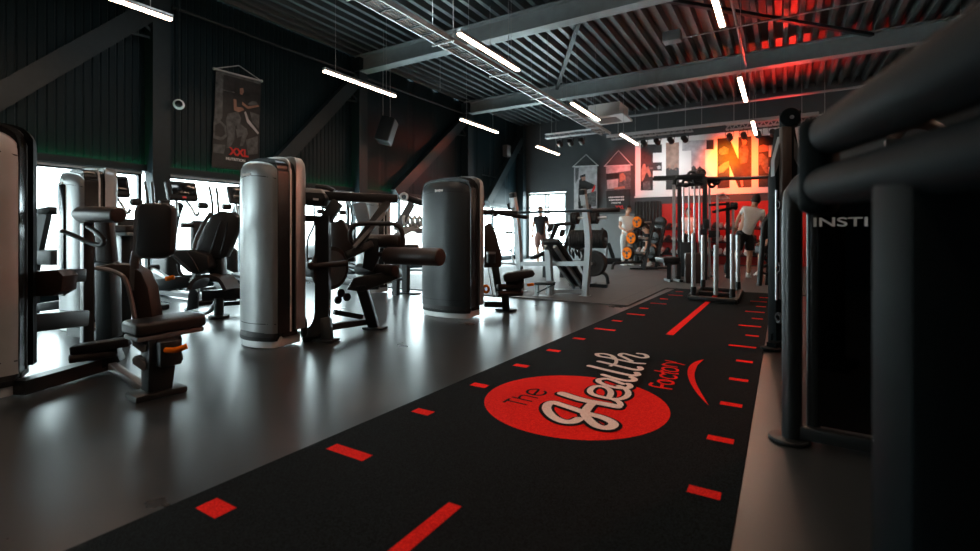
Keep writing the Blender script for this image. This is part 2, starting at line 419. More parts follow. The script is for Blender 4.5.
# glazing bays between the columns
def window(n, y0, y1, parts, label):
    r = thing('window_%d' % n, label, 'window', (WX, (y0 + y1) / 2, 0)); r['kind'] = 'structure'
    b = MB()
    b.box((WX - .05, (y0 + y1) / 2, .145), (.09, y1 - y0, .06)); b.box((WX - .05, (y0 + y1) / 2, WTOP - .03), (.09, y1 - y0, .07))
    for k in range(parts + 1):
        b.box((WX - .05, y0 + .03 + (y1 - y0 - .06) * k / parts, 1.06), (.09, .05, 1.84))
    b.build('window_frame', M['white_trim'] if n in (9,) else M['steel_dark'], r)
    MB().box((WX + .0, (y0 + y1) / 2, WTOP - .02), (.03, y1 - y0, .035)).build('head_strip', M['white'], r)
    MB().box((WX - .05, (y0 + y1) / 2, 1.06), (.008, y1 - y0 - .04, 1.8)).build('pane', M['pane'], r)
for n, (y0, y1, p, l) in enumerate([(-4.8, -.65, 3, 'window bay behind the near machine tower'), (-.35, 3.74, 3, 'bright window bay behind the double silver tower'),
        (4.06, 8.14, 3, 'bright window bay behind the row of cross trainers'), (8.46, 12.77, 3, 'bright window bay between the two front towers'), (13.1, 16.6, 2, 'farthest window bay of the left wall')], 1):
    window(n, y0, y1, p, l)
# glazed door in the end wall
d = thing('door_1', 'white framed glazed double door in the end wall', 'door', (-7.8, BY, 0)); d['kind'] = 'structure'
b = MB()
for x_ in (-8.57, -7.86, -7.73, -7.03): b.box((x_, BY + .08, 1.28), (.07, .12, 2.56))
for x_ in (-8.2, -7.4):
    b.box((x_, BY + .08, 2.53), (.85, .12, .09)); b.box((x_, BY + .08, .07), (.85, .12, .14)); b.box((x_, BY + .08, 2.02), (.85, .1, .06))
b.build('door_frame', M['white_trim'], d)
MB().box((-7.8, BY + .08, 1.28), (1.5, .01, 2.5)).build('pane', M['pane'], d)
MB().box((-8.25, BY + .02, 1.25), (.62, .03, 2.45)).build('blind', M['grey_metal'], d) if False else None
b = MB(); b.bar((-7.83, BY - .03, .9), (-7.83, BY - .03, 1.3), .025); b.build('door_handle', M['steel_dark'], d)
# outside, seen through the glass
struct(MB().box((-30, 6, -.12), (41, 60, .1)), 'ground', mat('pale_paving', (.62, .62, .62), .9), 'pale paving outside the windows', smooth=False)
b = MB()
for k in range(40): b.box((-12.2, -2.0 + k * .12, 2.15), (.05, .06, .9))
b.box((-12.26, .3, 2.15), (.05, 4.9, .9))
struct(b, 'trim_2', mat('pale_ribbed_fascia', (.72, .74, .74), .6), 'pale ribbed fascia seen outside the near window', 'trim')
struct(MB().box((-13.2, 4, .62), (.1, 28, 1.3)), 'wall_outside', mat('pale_render', (.86, .82, .80), .9), 'pale low wall outside the windows', 'wall', smooth=False)
#---TURF---
# ================================================================= turf runner with its printed marks
def lx(y): return -1.835 + .026 * y     # left edge of the runner
RR = -.135
turf = MB(); TY0, TY1 = -1.2, 8.95
turf.prism([(lx(TY0), TY0), (RR, TY0), (RR, TY1), (lx(TY1), TY1)], Matrix.Translation((0, 0, 0)), .014)
turf = turf.build('turf_runner', M['turf'], smooth=False)
tag(turf, 'long black turf runner printed with a red disc, lettering and red distance marks', 'turf')
TZ = .0145
def mark(name, pts, z=TZ, m='turf_red'):
    b = MB(); b.bm.faces.new([b.bm.verts.new((p[0], p[1], z)) for p in pts]); return b.build(name, M[m], turf, smooth=False)
def dash(x0, x1, y, w=.062): return mark('distance_mark', [(x0, y - w / 2), (x1, y - w / 2), (x1, y + w / 2), (x0, y + w / 2)])
for k in range(16):
    y = .92 + k * .535
    long_ = k in (1, 7, 9, 11, 13); x0 = lx(y) + .10
    if k == 0: dash(x0 - .01, x0 + .11, y, .075)
    else: dash(x0 if k != 1 else x0 - .01, x0 + (.21 if long_ else .11), y, .062)
for k in range(13):
    y = 1.90 + k * .531
    if k in (4,): pass
    long_ = k in (5, 7, 9, 11); dash(-.395 if long_ else -.30, -.19, y, .058)
mark('center_line', [(-1.0, -.9), (-.945, -.9), (-.945, 1.365), (-1.0, 1.365)])
mark('center_line', [(-.945, 4.73), (-.875, 4.73), (-.855, 8.9), (-.92, 8.9)])
cx_, cy_, cr = -1.0, 2.55, .505
mark('logo_disc', [(cx_ + cr * math.cos(a), cy_ + cr * math.sin(a)) for a in [2 * PI * k / 72 for k in range(72)]])
def G(ox, oy, sc, pts): return [tuple(at(ox + p[0] / sc, oy + p[1] / sc, z=TZ)[:2]) for p in pts]
H = lambda *p: G(540, 345, 6.118, p)
strokes = [
    (H((238, 458), (205, 474), (150, 475), (95, 455), (58, 425), (40, 393), (52, 366), (85, 358), (130, 372), (200, 395), (290, 425), (380, 450), (440, 478), (447, 500), (410, 515), (350, 503), (305, 470), (275, 430), (290, 395), (318, 365)), .058),
    (H((135, 302), (220, 330), (300, 350), (400, 368), (470, 382)), .070),
    (H((470, 382), (492, 372), (480, 352), (440, 335)), .040),
    (H((425, 322), (434, 298), (420, 275), (380, 259), (332, 261), (306, 285), (325, 309), (400, 329), (480, 338), (528, 322), (540, 297), (518, 272), (482, 258)), .042),
    (H((505, 243), (460, 226), (410, 212), (365, 216), (360, 230), (400, 250), (470, 268), (530, 270), (553, 258), (540, 245)), .044),
    (H((388, 188), (440, 205), (510, 222), (565, 225), (578, 214), (560, 203)), .048),
    (H((303, 133), (400, 157), (480, 176), (560, 192), (598, 188), (592, 176)), .050),
    (H((362, 106), (440, 124), (520, 144), (590, 158), (617, 152), (610, 142)), .048),
    (H((428, 136), (462, 118), (466, 95), (454, 78)), .030),
    (H((455, 92), (440, 72), (395, 60), (350, 60), (362, 74), (420, 84), (500, 100), (580, 116), (634, 120)), .042),
    (H((560, 104), (520, 84), (488, 68), (510, 58), (560, 70), (620, 84), (655, 80), (640, 64), (600, 58)), .040)]
WK = .86
def lettering(name, sts, m, extra=0.0, dz=0.0, sm=6):
    b = MB()
    for k, (p, wd) in enumerate(sts): b.ribbon(p, wd * WK + extra, TZ + dz + k * .0002, sm, wd * WK + extra > .03)
    b.keep = True
    return b.build(name, M[m], turf, smooth=False)
lettering('lettering_outline', strokes, 'turf_black', .036, .0012)
lettering('health_lettering', strokes, 'turf_white', 0, .0055)
T = lambda *p: G(495, 375, 13.77, p)
lettering('the_lettering', [(T((115, 380), (205, 325)), .020), (T((163, 350), (440, 415)), .018), (T((235, 305), (515, 370)), .018),
    (T((330, 328), (345, 298), (385, 283), (440, 290), (595, 325)), .018),
    (T((530, 280), (600, 207), (545, 200), (470, 210), (442, 238), (470, 262), (540, 280), (620, 284), (685, 268), (698, 240), (670, 226)), .020)], 'turf_black', 0, .0012)
F = lambda *p: G(640, 350, 9.19, p)
def fo(cx, cy, rx, ry, a0=0, a1=360, n=14):
    return [(cx + rx * math.cos(math.radians(a0 + (a1 - a0) * k / n)), cy + ry * math.sin(math.radians(a0 + (a1 - a0) * k / n)) + .13 * rx * math.cos(math.radians(a0 + (a1 - a0) * k / n))) for k in range(n + 1)]
lettering('factory_lettering', [(F((130, 337), (296, 362)), .026), (F((130, 337), (92, 322), (112, 302)), .024), (F((198, 347), (206, 318)), .024),
    (F(*fo(238, 297, 68, 20)), .022), (F((165, 280), (310, 296)), .022), (F(*fo(262, 246, 72, 19, -50, 250)), .022),
    (F((130, 190), (330, 224), (338, 215)), .022), (F((198, 186), (214, 222)), .022), (F(*fo(278, 182, 70, 18)), .022),
    (F((205, 140), (345, 162)), .022), (F((205, 140), (235, 128)), .022), (F((232, 98), (300, 112), (338, 122)), .022), (F((240, 122), (330, 124), (410, 143)), .022)], 'turf_red', 0, .0012, sm=3)
So = smooth_path([(*p, 0) for p in F((588, 88), (540, 98), (480, 125), (445, 165), (437, 215), (455, 285), (500, 365), (560, 440), (632, 512))], 4)
Si = smooth_path([(*p, 0) for p in F((588, 88), (560, 112), (530, 140), (512, 180), (500, 225), (510, 290), (545, 365), (590, 440), (632, 512))], 4)
b = MB(); q = b.bm; pv = None
for o_, i_ in zip(So, Si):
    a_ = (q.verts.new((o_.x, o_.y, TZ + .0012)), q.verts.new((i_.x, i_.y, TZ + .0012)))
    if pv: q.faces.new((pv[0], a_[0], a_[1], pv[1]))
    pv = a_
b.keep = True; b.build('smile_stroke', M['turf_red'], turf, smooth=False)

#---TOWERS---
# ================================================================= weight stack towers of the selectorised machines
def arch(w, h, rise, n=28, rc=.03):
    """front outline: straight sides, cambered top with rounded shoulders"""
    pts = [(-w / 2, 0), (w / 2, 0)]
    top = []
    for k in range(n + 1):
        s_ = 1 - 2 * k / n
        top.append((s_ * w / 2, h - rise * (.35 * abs(s_) ** 2 + .65 * abs(s_) ** 9)))
    # shoulder rounding
    pts.append((w / 2, h - rise - rc))
    pts.append((w / 2 - .004, h - rise - rc * .55)); pts.append((w / 2 - .016, h - rise - rc * .15))
    pts += [(x, z) for x, z in top[1:-1]]
    pts.append((-w / 2 + .016, h - rise - rc * .15)); pts.append((-w / 2 + .004, h - rise - rc * .55)); pts.append((-w / 2, h - rise - rc))
    return pts
def slab(b, w, h, z0, y0, y1, rise, bow0=0.0, bow1=0.0, nx=14, bev=.012):
    """a tower shell: arched outline between y0 and y1, faces bowed in plan"""
    pts = arch(w, h - z0, rise)
    q = bmesh.new()
    # resample the bottom edge so that the bow shows
    bot = [(-w / 2 + w * k / nx, 0) for k in range(nx + 1)]
    loop = bot + pts[2:]
    F_ = [q.verts.new((x, y0 - bow0 * (1 - (2 * x / w) ** 2), z + z0)) for x, z in loop]
    B_ = [q.verts.new((x, y1 + bow1 * (1 - (2 * x / w) ** 2), z + z0)) for x, z in loop]
    n_ = len(loop)
    for k in range(n_): q.faces.new((F_[k], F_[(k + 1) % n_], B_[(k + 1) % n_], B_[k]))
    # caps in vertical strips: pair the bottom and top points
    top = loop[nx + 1:]
    for S_, flip in ((F_, True), (B_, False)):
        f = q.faces.new(S_ if not flip else S_[::-1])
        bmesh.ops.triangulate(q, faces=[f], quad_method='BEAUTY', ngon_method='BEAUTY')
    bmesh.ops.recalc_face_normals(q, faces=q.faces[:])
    me = bpy.data.meshes.new('t'); q.to_mesh(me); q.free(); b.bm.from_mesh(me); bpy.data.meshes.remove(me); return b
def cover(b, w, h0, h1, y0, depth, rise, bow, nx=28, thick=.02, cap=True):
    """bowed front plate as a strip surface of vertical columns (smooth in plan) with an arched head"""
    q = b.bm; cols_ = []
    for k in range(nx + 1):
        s_ = -1 + 2 * k / nx; x = s_ * w / 2; y = y0 - bow * (1 - s_ * s_)
        zt = h1 - rise * (.35 * abs(s_) ** 2 + .65 * abs(s_) ** 9)
        e = .02 if abs(s_) > .999 else 0
        cols_.append([q.verts.new((x, y + e, h0)), q.verts.new((x, y + e, zt - .10)), q.verts.new((x, y + .006 + e, zt - .03)), q.verts.new((x, y + .025 + e, zt - .005)), q.verts.new((x, y + depth, zt)), q.verts.new((x, y0 + depth, h0))])
    for k in range(nx):
        A, B = cols_[k], cols_[k + 1]
        for j in range(6): q.faces.new((A[j], B[j], B[(j + 1) % 6], A[(j + 1) % 6]))
    q.faces.new(cols_[0]); q.faces.new(cols_[-1][::-1]); return b
def tower(root, front='silver_cover', slot=False, w=.58, rear='silver_cover'):
    """front cover, dark channel, rear fairing; local frame of root: front looks to -y, right front corner at +w/2, 0"""
    R = world(root)
    def bd(b, name, m, par):
        b.bm.transform(R); return b.build(name, m, par, sm=40)
    H_ = 1.645
    t_ = MB(); cover(t_, w, .13, H_ - .075, -.005, .02, .10, .085)
    tw = bd(t_, 'weight_tower', M[front], root)
    bd(slab(MB(), w + .004, H_ - .035, .125, .008, .175, .105, 0, 0), 'side_channel', M['black_gloss'], tw)
    bd(slab(MB(), w + .014, H_ - .012, .13, .118, .132, .105), 'seam_trim', M['white_trim'] if front != 'charcoal_cover' and rear == 'silver_cover' else M['dark_plastic'], tw)
    t_ = MB(); cover(t_, w + .05, .14, H_ + .004, -.165, .10, .105, .07); t_.bm.transform(Matrix.Translation((0, .0, 0)) @ Matrix.Rotation(PI, 4, 'Z'))
    t_.bm.transform(Matrix.Translation((0, .10, 0)))
    bd(t_, 'rear_fairing', M[rear], tw)
    t_ = MB(); cover(t_, w - .02, .10, .165, -.012, .09, .0, .088); t_.box((0, .13, .125), (w - .005, .14, .07))
    bd(t_, 'plinth_band', M['dark_plastic'], tw)
    t_ = MB(); cover(t_, w - .04, .012, .108, -.006, .09, .0, .080); t_.box((0, .14, .06), (w - .06, .22, .095), bev=.008)
    bd(t_, 'base', M['white_trim'], tw)
    for z_ in (1.415, .205):
        t_ = MB(); q = t_.bm; pv = None
        for k in range(17):
            s_ = -1 + k / 8; x = s_ * (w / 2 - .004); y = -.0065 - .085 * (1 - s_ * s_); e = .03 * (1 - abs(s_) ** 2) if z_ > 1 else 0
            a_ = (q.verts.new((x, y, z_ + e)), q.verts.new((x, y, z_ + e + .007)))
            if pv: q.faces.new((pv[0], a_[0], a_[1], pv[1]))
            pv = a_
        bd(t_, 'cover_joint', M['dark_plastic'], tw)
    # small pale badge on the head of the cover
    t_ = MB()
    for k in range(6):
        x_ = -.05 + k * .019 - .02; y_ = -.0935 + .0004 * k
        t_.box((x_, y_, 1.46), (.011, .008, .030 if k in (0, 3) else .022)); t_.box((x_ + .004, y_, 1.468 if k % 2 else 1.453), (.010, .006, .006))
    bd(t_, 'badge', M['ink_white'], tw)
    if slot:
        bd(MB().box((.0, -.06, .9), (.16, .09, 1.1), bev=.02), 'stack_window', M['screen'], tw)
    return tw
TW = .52
RA = math.radians(62); ux, uy = math.cos(RA), math.sin(RA)
mA = thing('abdominal_machine', 'black seat machine with orange lever beside the silver tower cut by the left frame edge', 'gym machine', (-3.86 - TW / 2 * ux, .98 - TW / 2 * uy, 0), RA)
tower(mA, 'silver_lit', w=TW, rear='near_black')
mD = thing('leg_curl_machine', 'machine with silver tower, black foam rollers and round cam near the front', 'gym machine', (-3.585 - TW / 2, 2.49, 0))
tower(mD, w=TW)
mE = thing('leg_extension_machine', 'machine with charcoal fronted tower and brown seat beside the turf', 'gym machine', (-3.0 - .70 / 2, 4.50, 0))
tower(mE, 'charcoal_cover', w=.70)
mB = thing('chest_machine', 'machine with slotted silver tower and horizontal brown roller at far left', 'gym machine', (-5.81 - TW / 2, 1.94, 0))
tower(mB, slot=True, w=TW)
mF = thing('lat_machine', 'machine whose silver edged tower shows behind the leg rollers', 'gym machine', (-5.60 - TW / 2, 5.72, 0))
tower(mF, w=TW)
#---CEILING---
# ================================================================= pendant lamps, services under the roof
LZ = 3.6
def lamp_proto():
    r = thing('pendant_lamp', '', 'lamp', (0, 0, LZ), 0, 'linear pendant lamps')
    b = MB(); b.box((0, 0, LZ + .045), (.07, 1.68, .05), bev=.006); b.build('housing', M['galv'], r)
    MB().box((0, 0, LZ + .010), (.062, 1.66, .022), bev=.005).build('diffuser', M['lamp'], r)
    for y in (-.6, .6): MB().cyl((0, y, LZ + .07), (0, y, 5.3), .004, n=6).build('suspension_wire', M['galv'], r)
    return r
LP = [(-6.46, 2.2, 'leftmost pendant lamp, nearest of its row, cut by the top edge of the picture'), (-6.36, 6.1, 'pendant lamp hanging between the cyclist banner and the loudspeaker'),
      (-6.34, 9.95, 'pendant lamp hanging over the charcoal machine tower'), (-6.34, 13.95, 'farthest pendant lamp of the left row, nearest the corner'),
      (-3.66, 6.05, 'pendant lamp just right of the cable tray at the middle beam'), (-3.65, 10.0, 'pendant lamp left of the white ceiling unit'), (-3.66, 13.5, 'pendant lamp at the left edge of the mural'),
      (-.66, 5.95, 'pendant lamp at the top edge over the right half of the turf'), (-.63, 10.0, 'pendant lamp under the far beam in the red glow'), (-.61, 13.7, 'pendant lamp in front of the orange lit mural'),
      (2.5, 14.9, 'small far pendant lamp seen between the two near black bars'),
      (-3.66, 2.0, None), (-.66, 2.0, None), (-3.66, -1.9, None), (-.66, -1.9, None), (2.45, 2.0, None), (2.45, 6.0, None), (2.45, 10.0, None)]
p0 = lamp_proto()
for k, (x, y, l) in enumerate(LP):
    l = l or 'linear pendant lamp outside the picture'
    if k == 0: p0.location = (x, y, LZ); p0['label'] = l
    else: dup(p0, (x, y, LZ), None, l)
# roof lights: pale panels set in the deck
for k, (x, y) in enumerate([(-4.3, 4.55)]):
    r = thing('roof_light', 'pale lit roof panel at the top edge beside the cable tray' if k == 0 else 'lit roof panel outside the picture', 'roof light', (x, y, 5.27), 0, None if k == 0 else 'roof panels out of view')
    MB().box((x, y, 5.26), (.95, .95, .03)).build('light_panel', M['skylight'], r)
    b = MB()
    for s_ in (-1, 1):
        b.box((x + s_ * .5, y, 5.255), (.06, 1.06, .06)); b.box((x, y + s_ * .5, 5.255), (.94, .06, .06))
    b.build('panel_frame', M['white'], r)

# cable tray along the hall
def rod(name, a, b_, r, m, label, cat, n=8):
    return tag(MB().cyl(a, b_, r, n=n).build(name, M[m]), label, cat)
tx, tz = -4.55, 4.0
tr = thing('cable_tray', 'long pale cable tray hanging along the hall under the beams', 'cable tray', (tx, 6, tz))
for dx, nm in ((-.135, 'tray_rail'), (.135, 'tray_rail')):
    MB().box((tx + dx, 6.9, tz), (.025, 14.6, .08)).build(nm, M['galv'], tr)
for k in range(48): MB().box((tx, -.3 + k * .3, tz - .025), (.25, .03, .015)).build('tray_rung', M['steel_dark'], tr)
for k in range(4): MB().cyl((tx - .10 + k * .066, -.4, tz + .0), (tx - .10 + k * .066, 14.1, tz + .0), .014, n=8).build('cable', M['galv'], tr)
for k in range(8):
    y = .8 + k * 1.75
    b = MB()
    for s_ in (-1, 1): b.cyl((tx + s_ * .2, y, tz - .04), (tx + s_ * .2, y, 5.3), .006, n=6)
    b.bar((tx - .22, y, tz - .05), (tx + .22, y, tz - .05), .02, .02)
    b.build('tray_hanger', M['galv'], tr)
tr2 = thing('cable_duct', 'pale horizontal duct running right from the end of the cable tray', 'duct', (-4.4, 14.25, 3.9))
MB().box((-1.9, 14.25, 3.93), (5.3, .06, .08)).build('duct_body', M['galv'], tr2)
for k in range(5): MB().cyl((-4.2 + k * 1.15, 14.25, 3.97), (-4.2 + k * 1.15, 14.25, 5.3), .006, n=6).build('hanger_rod', M['galv'], tr2)

# lighting trusses with spotlights
def truss(y, x0, x1, z, label):
    r = thing('lighting_truss', label, 'truss', ((x0 + x1) / 2, y, z))
    b = MB(); hh = .13
    for dz in (-hh / 2, hh / 2):
        for dy in (-.06, .06): b.cyl((x0, y + dy, z + dz), (x1, y + dy, z + dz), .013, n=8)
    n = max(3, int((x1 - x0) / .16)); st = (x1 - x0) / n
    for k in range(n):
        for dy in (-.06, .06):
            b.cyl((x0 + k * st, y + dy, z - hh / 2), (x0 + (k + .5) * st, y + dy, z + hh / 2), .007, n=6)
            b.cyl((x0 + (k + .5) * st, y + dy, z + hh / 2), (x0 + (k + 1) * st, y + dy, z - hh / 2), .007, n=6)
    b.build('lattice', M['galv'], r)
    for x in (x0 + .2, x1 - .2): MB().cyl((x, y, z + .06), (x, y, 5.3), .008, n=6).build('hanger_rod', M['galv'], r)
    return r
truss(14.0, -6.45, -4.75, 4.08, 'short pale lattice truss left of the white ceiling unit')
truss(14.75, -4.55, -2.2, 3.98, 'pale lattice truss above the left part of the mural')
truss(14.75, -1.35, 1.1, 3.92, 'lattice truss in the red glow above the right part of the mural')
def spot(x, y, z, tgt, label, group, lens='screen'):
    r = thing('stage_spotlight', label, 'spotlight', (x, y, z), 0, group)
    d = (V(tgt) - V((x, y, z))).normalized(); c = V((x, y, z))
    b = MB(); b.cyl(c - d * .10, c + d * .09, .075, .085, n=16, bev=.01); b.build('lamp_body', M['dark_plastic'], r)
    MB().cyl(c + d * .088, c + d * .10, .07, n=16).build('lens', M[lens], r)
    b = MB(); b.bar(c + V((-.1, 0, 0)), c + V((-.1, 0, .14)), .012, .03); b.bar(c + V((.1, 0, 0)), c + V((.1, 0, .14)), .012, .03); b.bar(c + V((-.1, 0, .14)), c + V((.1, 0, .14)), .03, .012); b.cyl(c + V((0, 0, .14)), c + V((0, 0, .20)), .012, n=6)
    b.build('yoke', M['dark_plastic'], r); return r
for k in range(3): spot(-5.95 + k * .36, 13.94, 3.80, (-6 + k * .3, 17, 2.6), 'black spotlight hanging from the short truss near the corner', 'spotlights on the short truss')
for k in range(4): spot(-3.55 + k * .38, 14.69, 3.70, (-3.4 + k * .5, 17, 2.9), 'black spotlight hanging from the truss over the letter panel', 'spotlights on the middle truss')
for k in range(4): spot(-1.25 + k * .34, 14.69, 3.64, (-1.2 + k * .4, 17, 2.9), 'black spotlight hanging from the truss in the red glow', 'spotlights in the red glow', 'screen')

# white ceiling cassette
ac = thing('ceiling_air_unit', 'white box shaped air unit hanging before the mural', 'air conditioner', (-4.25, 13.45, 4.2))
ax, ay = -4.25, 13.45
MB().box((ax, ay, 4.44), (.9, .85, .32), bev=.01).build('unit_body', M['white'], ac)
MB().box((ax, ay, 4.25), (1.1, 1.05, .06), bev=.015).build('fascia', M['white'], ac)
MB().box((ax, ay, 4.215), (.6, .6, .012)).build('intake_grille', M['grey_metal'], ac)
for s_ in (-1, 1): MB().cyl((ax + s_ * .43, ay, 4.56), (ax + s_ * .43, ay, 5.3), .008, n=6).build('hanger_rod', M['galv'], ac)
# pipes and rods
def pipe(name, pts, r, m, label): return tag(MB().tube(pts, r, 8).build(name, M[m]), label, 'pipe')
pipe('sprinkler_pipe', [(-8.72, 4.1, 4.76), (-8.72, 12.85, 4.83)], .03, 'steel_dark', 'dark pipe running along the left wall below the roof')
pipe('sprinkler_pipe', [(-5.3, 15.6, 4.78), (.2, 15.6, 4.78), (4.4, 15.6, 4.78)], .035, 'galv', 'pale pipe running across the hall behind the white ceiling unit')
pipe('sprinkler_pipe', [(-.75, 1.5, 4.95), (-.75, 12.9, 4.95)], .025, 'galv', 'pale pipe running along the hall over the turf')
pipe('conduit', [(-1.71, 10.2, 4.88), (3.9, 10.2, 4.88)], .014, 'galv', 'thin pale conduit running right from the small grey ceiling box')
b = MB(); b.box((-1.88, 10.05, 4.88), (.34, .26, .2), bev=.02); tag(b.build('ceiling_box', M['grey_metal']), 'small grey box hanging by the roof above the turf', 'box')
pipe('conduit', [(-2.15, 11.2, 5.25), (-1.88, 10.1, 4.97)], .014, 'galv', 'short pale conduit rising from the small grey ceiling box')
for a, c, l in (((-5.55, 12.8, 5.15), (-3.1, 8.4, 5.15), 'diagonal steel tie under the roof left of the middle'), ((-2.3, 8.4, 5.15), (1.6, 12.8, 5.15), 'diagonal steel tie under the roof over the turf')):
    struct(MB().bar(a, c, .09, .06), 'brace', M['steel_dark'], l, smooth=False)
for k, (x, y) in enumerate([(-7.2, 7.5), (-7.0, 9.2), (-5.6, 9.0), (-5.0, 12.2), (-3.0, 12.0), (-1.8, 13.4)]):
    tag(MB().cyl((x, y, 4.4 if k % 2 else 4.6), (x, y, 5.3), .006, n=6).build('drop_rod', M['galv']), 'thin steel rod hanging from the roof deck', 'rod', 'drop rods under the roof')
# loudspeaker near the left wall
sp = thing('loudspeaker', 'black loudspeaker tilted on two wires before the left wall', 'speaker', (-8.3, 8.75, 3.5))
R_ = Euler((math.radians(-12), math.radians(14), math.radians(25)))
MB().box((-8.3, 8.75, 3.5), (.34, .36, .62), R_, bev=.02).build('cabinet', M['dark_plastic'], sp)
o_ = R_.to_matrix() @ V((.172, 0, 0)); MB().box(V((-8.3, 8.75, 3.5)) + o_, (.01, .32, .57), R_).build('speaker_grille', M['black_metal'], sp)
for dy in (-.12, .13): MB().cyl((-8.3, 8.75 + dy, 3.78), (-8.3, 8.75 + dy, 5.3), .006, n=6).build('suspension_wire', M['galv'], sp)
# camera dome on a drop conduit
cm = thing('security_camera', 'small white security camera at the end of a thin conduit on the left wall', 'camera', (-8.5, 4.1, 3.0))
MB().ball((-8.5, 4.10, 3.1), .085, n=16).build('camera_body', M['white'], cm)
MB().ball((-8.42, 4.06, 3.09), .055, n=12).build('camera_lens', M['screen'], cm)
MB().cyl((-8.5, 4.10, 3.19), (-8.5, 4.10, 5.0), .012, n=6).build('conduit', M['steel_dark'], cm)
bx_ = thing('wall_box', 'small grey box high on the left wall near the corner', 'box', (-8.7, 15.6, 3.9))
MB().box((-8.72, 15.5, 4.05), (.2, .3, .42), bev=.02).build('box_body', M['grey_metal'], bx_)
MB().cyl((-8.72, 15.5, 3.84), (-8.72, 15.5, 2.9), .02, n=6).build('conduit', M['steel_dark'], bx_)
sh = thing('wall_rail', 'thin dark rail with three short uprights on the far left wall', 'rail', (-8.8, 14.5, 3.0))
MB().bar((-8.8, 13.9, 3.02), (-8.8, 15.1, 3.02), .03, .03).build('rail', M['steel_dark'], sh)
for k in range(3): MB().bar((-8.8, 14.05 + k * .33, 3.03), (-8.8, 14.05 + k * .33, 3.3), .03, .03).build('upright', M['steel_dark'], sh)
# green light line on top of the lintel
for k, (y0, y1, l) in enumerate([(1.0, 3.75, 'thin green light strip above the near left windows'), (4.1, 8.1, 'thin green light strip above the cross trainers'), (8.5, 9.6, 'thin green light strip beside the reddish wall panels')]):
    tag(MB().box((WX + .045, (y0 + y1) / 2, WTOP + .068), (.03, y1 - y0, .02)).build('led_strip', M['led_green']), l, 'light strip')

#---LIGHTS OF THE TRUSS AND AN ADDED TURF WASH---
light('mural_spot_orange', 'SPOT', (-.85, 14.75, 3.62), (-1.35, 17, 3.2), (1.0, .075, .006), 2100, spot_size=1.0, spot_blend=.8, shadow_soft_size=.06)
light('mural_spot_amber', 'SPOT', (-1.5, 14.75, 3.62), (-1.6, 17, 3.35), (1.0, .27, .008), 460, spot_size=.55, spot_blend=.9, shadow_soft_size=.06)
light('roof_wash_red', 'SPOT', (.1, 15.3, 3.75), (-.1, 14.4, 5.3), (1.0, .02, .012), 230, spot_size=2.2, spot_blend=.8, shadow_soft_size=.08)
light('wall_wash_red', 'SPOT', (-4.3, 15.2, 3.7), (-4.6, 17, 3.2), (1.0, .05, .02), 110, spot_size=1.1, spot_blend=.9, shadow_soft_size=.08)
light('lower_red_wash', 'SPOT', (-1.6, 15.4, 3.5), (-1.6, 17, .9), (1.0, .12, .06), 130, spot_size=1.9, spot_blend=.8, shadow_soft_size=.08)
for k in range(2): light('mural_spot_white', 'SPOT', (-3.4 + k * .5, 14.7, 3.68), (-3.8 + k * .9, 17, 3.1), (1.0, .93, .92), 48, spot_size=1.25, spot_blend=.8, shadow_soft_size=.07)
light('added_turf_wash', 'SPOT', (1.6, 6.5, 4.6), (-.2, 3.4, 0), (1.0, .20, .10), 200, spot_size=1.5, spot_blend=.9, shadow_soft_size=.12)  # added warm spot that reddens the turf and the floor beside it
r = spot(1.6, 6.5, 4.72, (-.2, 3.4, 0), 'added black spotlight for the warm turf wash, outside the picture', None)  # unseen fixture added to carry the warm wash
MB().cyl((1.6, 6.5, 4.9), (1.6, 6.5, 5.3), .012, n=6).build('hanger_rod', M['galv'], r)
light('side_wall_red', 'SPOT', (-5.95, 13.9, 3.75), (-8.9, 10.6, 2.6), (1.0, .16, .09), 220, spot_size=.95, spot_blend=.9, shadow_soft_size=.07)
#---LEFT MACHINES---
# ================================================================= abdominal machine by the left edge
def P_(d): return lambda u, v, dd=0: at(u, v, d=d + dd)
A = P_(2.85)
L_ = (A(203, 324, .13) - A(150, 328, -.10)); L_.z = 0; L_.normalize(); W_ = V((-L_.y, L_.x, 0))   # along / across the seat
yaw = math.atan2(L_.y, L_.x)
MB().beam([A(18, 388, -.02), A(60, 376, .22), A(112, 361, .52)], .09, .085).build('floor_beam', M['black_metal'], mA)
b = MB(); b.bar(A(94, 362, .45), A(120, 352, .5), .12, .12, bev=.01); b.build('junction_block', M['black_metal'], mA)
MB().bar(A(112, 366, .42), A(145, 389, .10), .05, .05, bev=.008).build('floor_rail', M['grey_metal'], mA)
foot = A(157, 393, .0); foot.z = .02
MB().box(foot, (.27, .17, .04), (0, 0, yaw), bev=.012).build('foot_plate', M['black_metal'], mA)
MB().bar(V((foot.x, foot.y, .03)), A(160, 334, .03), .13, .11, bev=.012, up=W_, taper=1.25).build('seat_post', M['black_metal'], mA)
sc = A(170, 324.5, .04) + W_ * .07
s_ = MB().box(sc, (.38, .24, .080), (0, math.radians(-2), yaw), bev=.025, seg=4).build('seat', M['leather'], mA)
MB().box(sc - V((0, 0, .055)), (.36, .21, .03), (0, math.radians(-2), yaw), bev=.01).build('seat_pan', M['grey_metal'], s_)
for k, (u, v) in enumerate(((139, 346), (140, 364))):
    c = A(u, v, -.06)
    r_ = MB().cyl(A(u + 3, v, -.04), A(u + 42, v - 8, .10), .030, n=16, bev=.006).build('adjuster_roller', M['dark_plastic'], mA)
    dv_ = v - 346
    b = MB(); b.plate([(131.5, 341 + dv_), (134, 338 + dv_), (137, 338 + dv_), (145, 345 + dv_), (145.5, 352 + dv_), (142, 353 + dv_), (132, 346 + dv_)], 2.77, .035, .006); b.build('end_pad', M['grey_metal'], r_)
MB().box(A(167, 352, .0), (.12, .13, .15), (0, 0, yaw), bev=.015).build('adjuster_block', M['black_metal'], mA)
